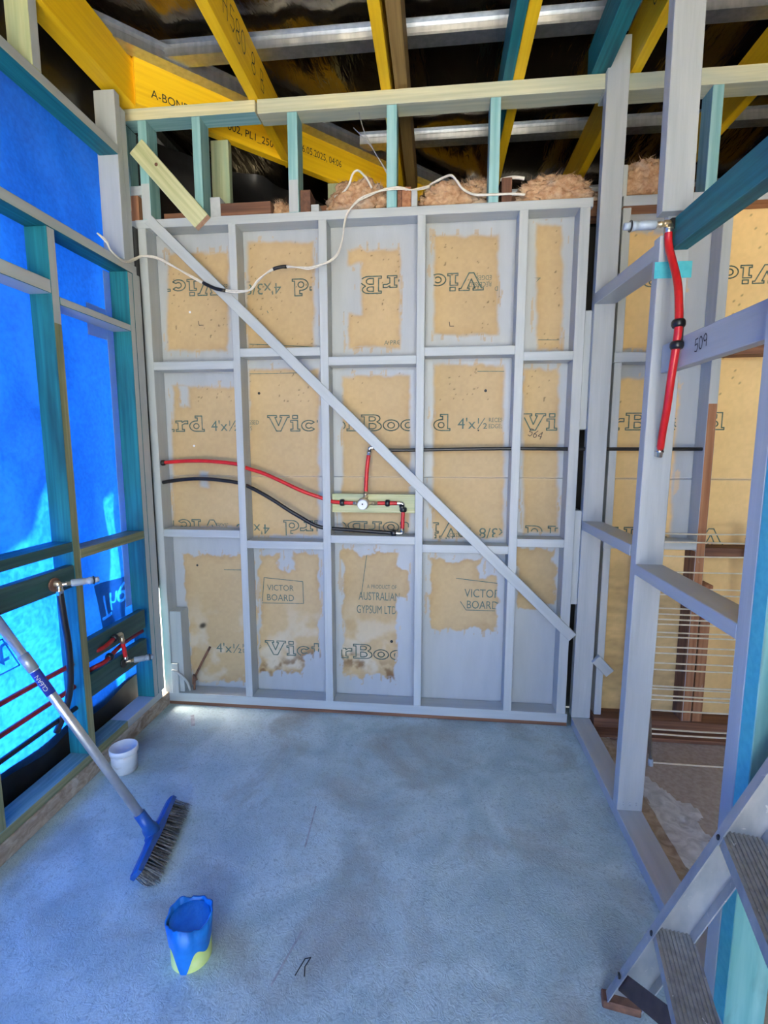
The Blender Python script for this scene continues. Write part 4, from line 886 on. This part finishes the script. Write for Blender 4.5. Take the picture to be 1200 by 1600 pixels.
# ---- taped pipe end standing out of the slab
sp = empty('floor_pipe', (.775,-1.275,0), 'floor waste pipe stub wrapped in bright blue tape with yellow-green tape below', 'pipe')
def ring_shell(name, r0, r1, z0f, z1f, m, parent, thick=.003, n=48, dz=1, wr_=0.0):
    vs, fs = [], []
    for i in range(n):
        a = 2*math.pi*i/n; c, s = math.cos(a), math.sin(a)
        za, zb = z0f(a), z1f(a); k = wr_*noise.noise(V((c*3, s*3, 5)))
        for r, z in ((r0, za), ((r0+r1)/2+k*.5, (za+zb)/2), (r1+k, zb), (r1+k-thick, zb-.001), (r1-thick*1.5, max(zb-.09, za))): vs.append((.775+c*r, -1.275+s*r*1.0, z))
    for i in range(n):
        j = (i+1) % n
        for q in range(4): fs.append((i*5+q, j*5+q, j*5+q+1, i*5+q+1))
    return soup(name, vs, fs, m, parent, True)
rim = lambda a: .128+.006*math.sin(3*a)+.005*noise.noise(V((math.cos(a)*6, math.sin(a)*6, 0)))
ring_shell('yellow_tape', .053, .0535, lambda a: 0.0, lambda a: .070, M['yelltape'], sp)
ring_shell('blue_tape', .0555, .060, lambda a: .052-.050*math.exp(-((math.atan2(math.sin(a+1.45), math.cos(a+1.45)))/.42)**2)+.012*math.sin(5*a), rim, M['bluetape'], sp, .005, 64, wr_=.006)
rod('pipe_lining', [(0,.0),(.008,.045),(.05,.050),(.115,.0515),(.116,.0525)], (.775,-1.275,0), (0,0,1), M['bluetape'], sp, 24)
vs, fs = [], []
# ---- aluminium step ladder
la = empty('step_ladder', (1.9,-1.45,0), 'aluminium step ladder with ribbed grey treads at the bottom right', 'ladder')
f0 = V((1.868,-1.267,0)); sdv = V((.243,-.133,.769)); sdv /= sdv.z
td = V((-.040,-.230,0)).normalized(); bk = V((-td.y*-1, td.x*-1, 0)); bk = V((.985,-.171,0))
def channel(base, d, h, inward, name):
    """C-section stile: thin web, two flanges turned inward"""
    dd = d.normalized(); q = (bk-dd*bk.dot(dd)).normalized(); W = .078; fl_ = .026; t = .003
    pr = [V((0,0)), V((0,fl_)), V((t,fl_)), V((t,t)), V((W-t,t)), V((W-t,fl_)), V((W,fl_)), V((W,0))]
    vs, fs = [], []
    for z in (0, h):
        for p in pr:
            v = base+d*z+q*p.x+inward*p.y
            vs.append(v)
    n = len(pr)
    for i in range(n): fs.append((i, (i+1)%n, n+(i+1)%n, n+i))
    fs.append(tuple(range(n))[::-1]); fs.append(tuple(range(n, 2*n)))
    o = soup(name, vs, fs, M['alu_dull'], la)
    bm_ = bmesh.new(); bm_.from_mesh(o.data); bmesh.ops.recalc_face_normals(bm_, faces=bm_.faces); bm_.to_mesh(o.data); bm_.free(); return o
H = 1.45
st1 = channel(f0, sdv, H, td, 'stile'); n0 = f0+td*.52; sdn = V((sdv.x-.02, sdv.y+.16, 1)); st2 = channel(n0, sdn, H, -td, 'stile')
def tread(z):
    a = f0+sdv*z+bk*.002; b = n0+sdn*z+bk*.002; d = (b-a).normalized(); L = (b-a).length
    prof = [(0,-.034),(0,0)]
    for i in range(9): x = .004+i*.0085; prof += [(x,0),(x+.001,-.003),(x+.0045,-.003),(x+.0055,0)]
    prof += [(.083,0),(.083,-.030),(.080,-.030),(.080,-.007),(.003,-.007),(.003,-.034)]
    vs, fs = [], []
    for s in (.003, L-.003):
        for x, y in prof: vs.append(a+d*s+bk*x+V((0,0,y)))
    n = len(prof)
    for i in range(n): fs.append((i, (i+1)%n, n+(i+1)%n, n+i))
    fs.append(tuple(range(n))); fs.append(tuple(range(n, 2*n))[::-1])
    o = soup('tread', vs, fs, M['tread'], la)
    o.data.materials.append(M['alu_dull'])
    for f in o.data.polygons:
        if f.index in (0, n-1): f.material_index = 1
    rod('rivet', [(0,.007),(.003,.007),(.006,.004)], a+td*.014-bk*.003+V((0,0,-.012)), -bk, M['black'], o, 10)
    return a, b
T1 = tread(.270); tread(.572); tread(.874); tread(1.176)
box('top_cap', 2.20, 2.42, -1.95, -1.47, 1.45, 1.475, M['alu_dull'], la)
# diagonal strap from the stile foot to the first tread, and the feet
sa = f0+sdv*.085+td*.012+bk*.006; sb = T1[0]+td*.175+V((0,0,-.045))+bk*.0
beam('diagonal_strap', sa, sb, .040, .003, (.35,0,1), M['strap'], la, bev=0)
rod('rivet', [(0,.007),(.004,.007)], T1[0]+td*.185+V((0,0,-.018)), -bk, M['black'], la, 10)
rod('rivet', [(0,.007),(.004,.007)], f0+sdv*.10+td*.012-bk*.002, -bk, M['black'], la, 10)
for b_, s_ in ((f0, 1), (n0, -1)):
    c = b_+bk*.040+td*.013*s_; beam('foot', c-bk*.043+V((0,0,.012)), c+bk*.046+V((0,0,.012)), .034, .022, td, M['rust'], st1 if s_ == 1 else st2, bev=.003)

# ================================================================== small floor marks
for (x, y), (x2, y2), wd, m in (((.98,-.68),(.99,-.88),.006,'scuff'), ((1.06,-1.18),(1.02,-1.33),.006,'scuff'), ((.18,-.10),(.23,-.19),.018,'scuff')):
    scratch('floor_mark', [(x, y), (x2, y2)], wd, M[m])
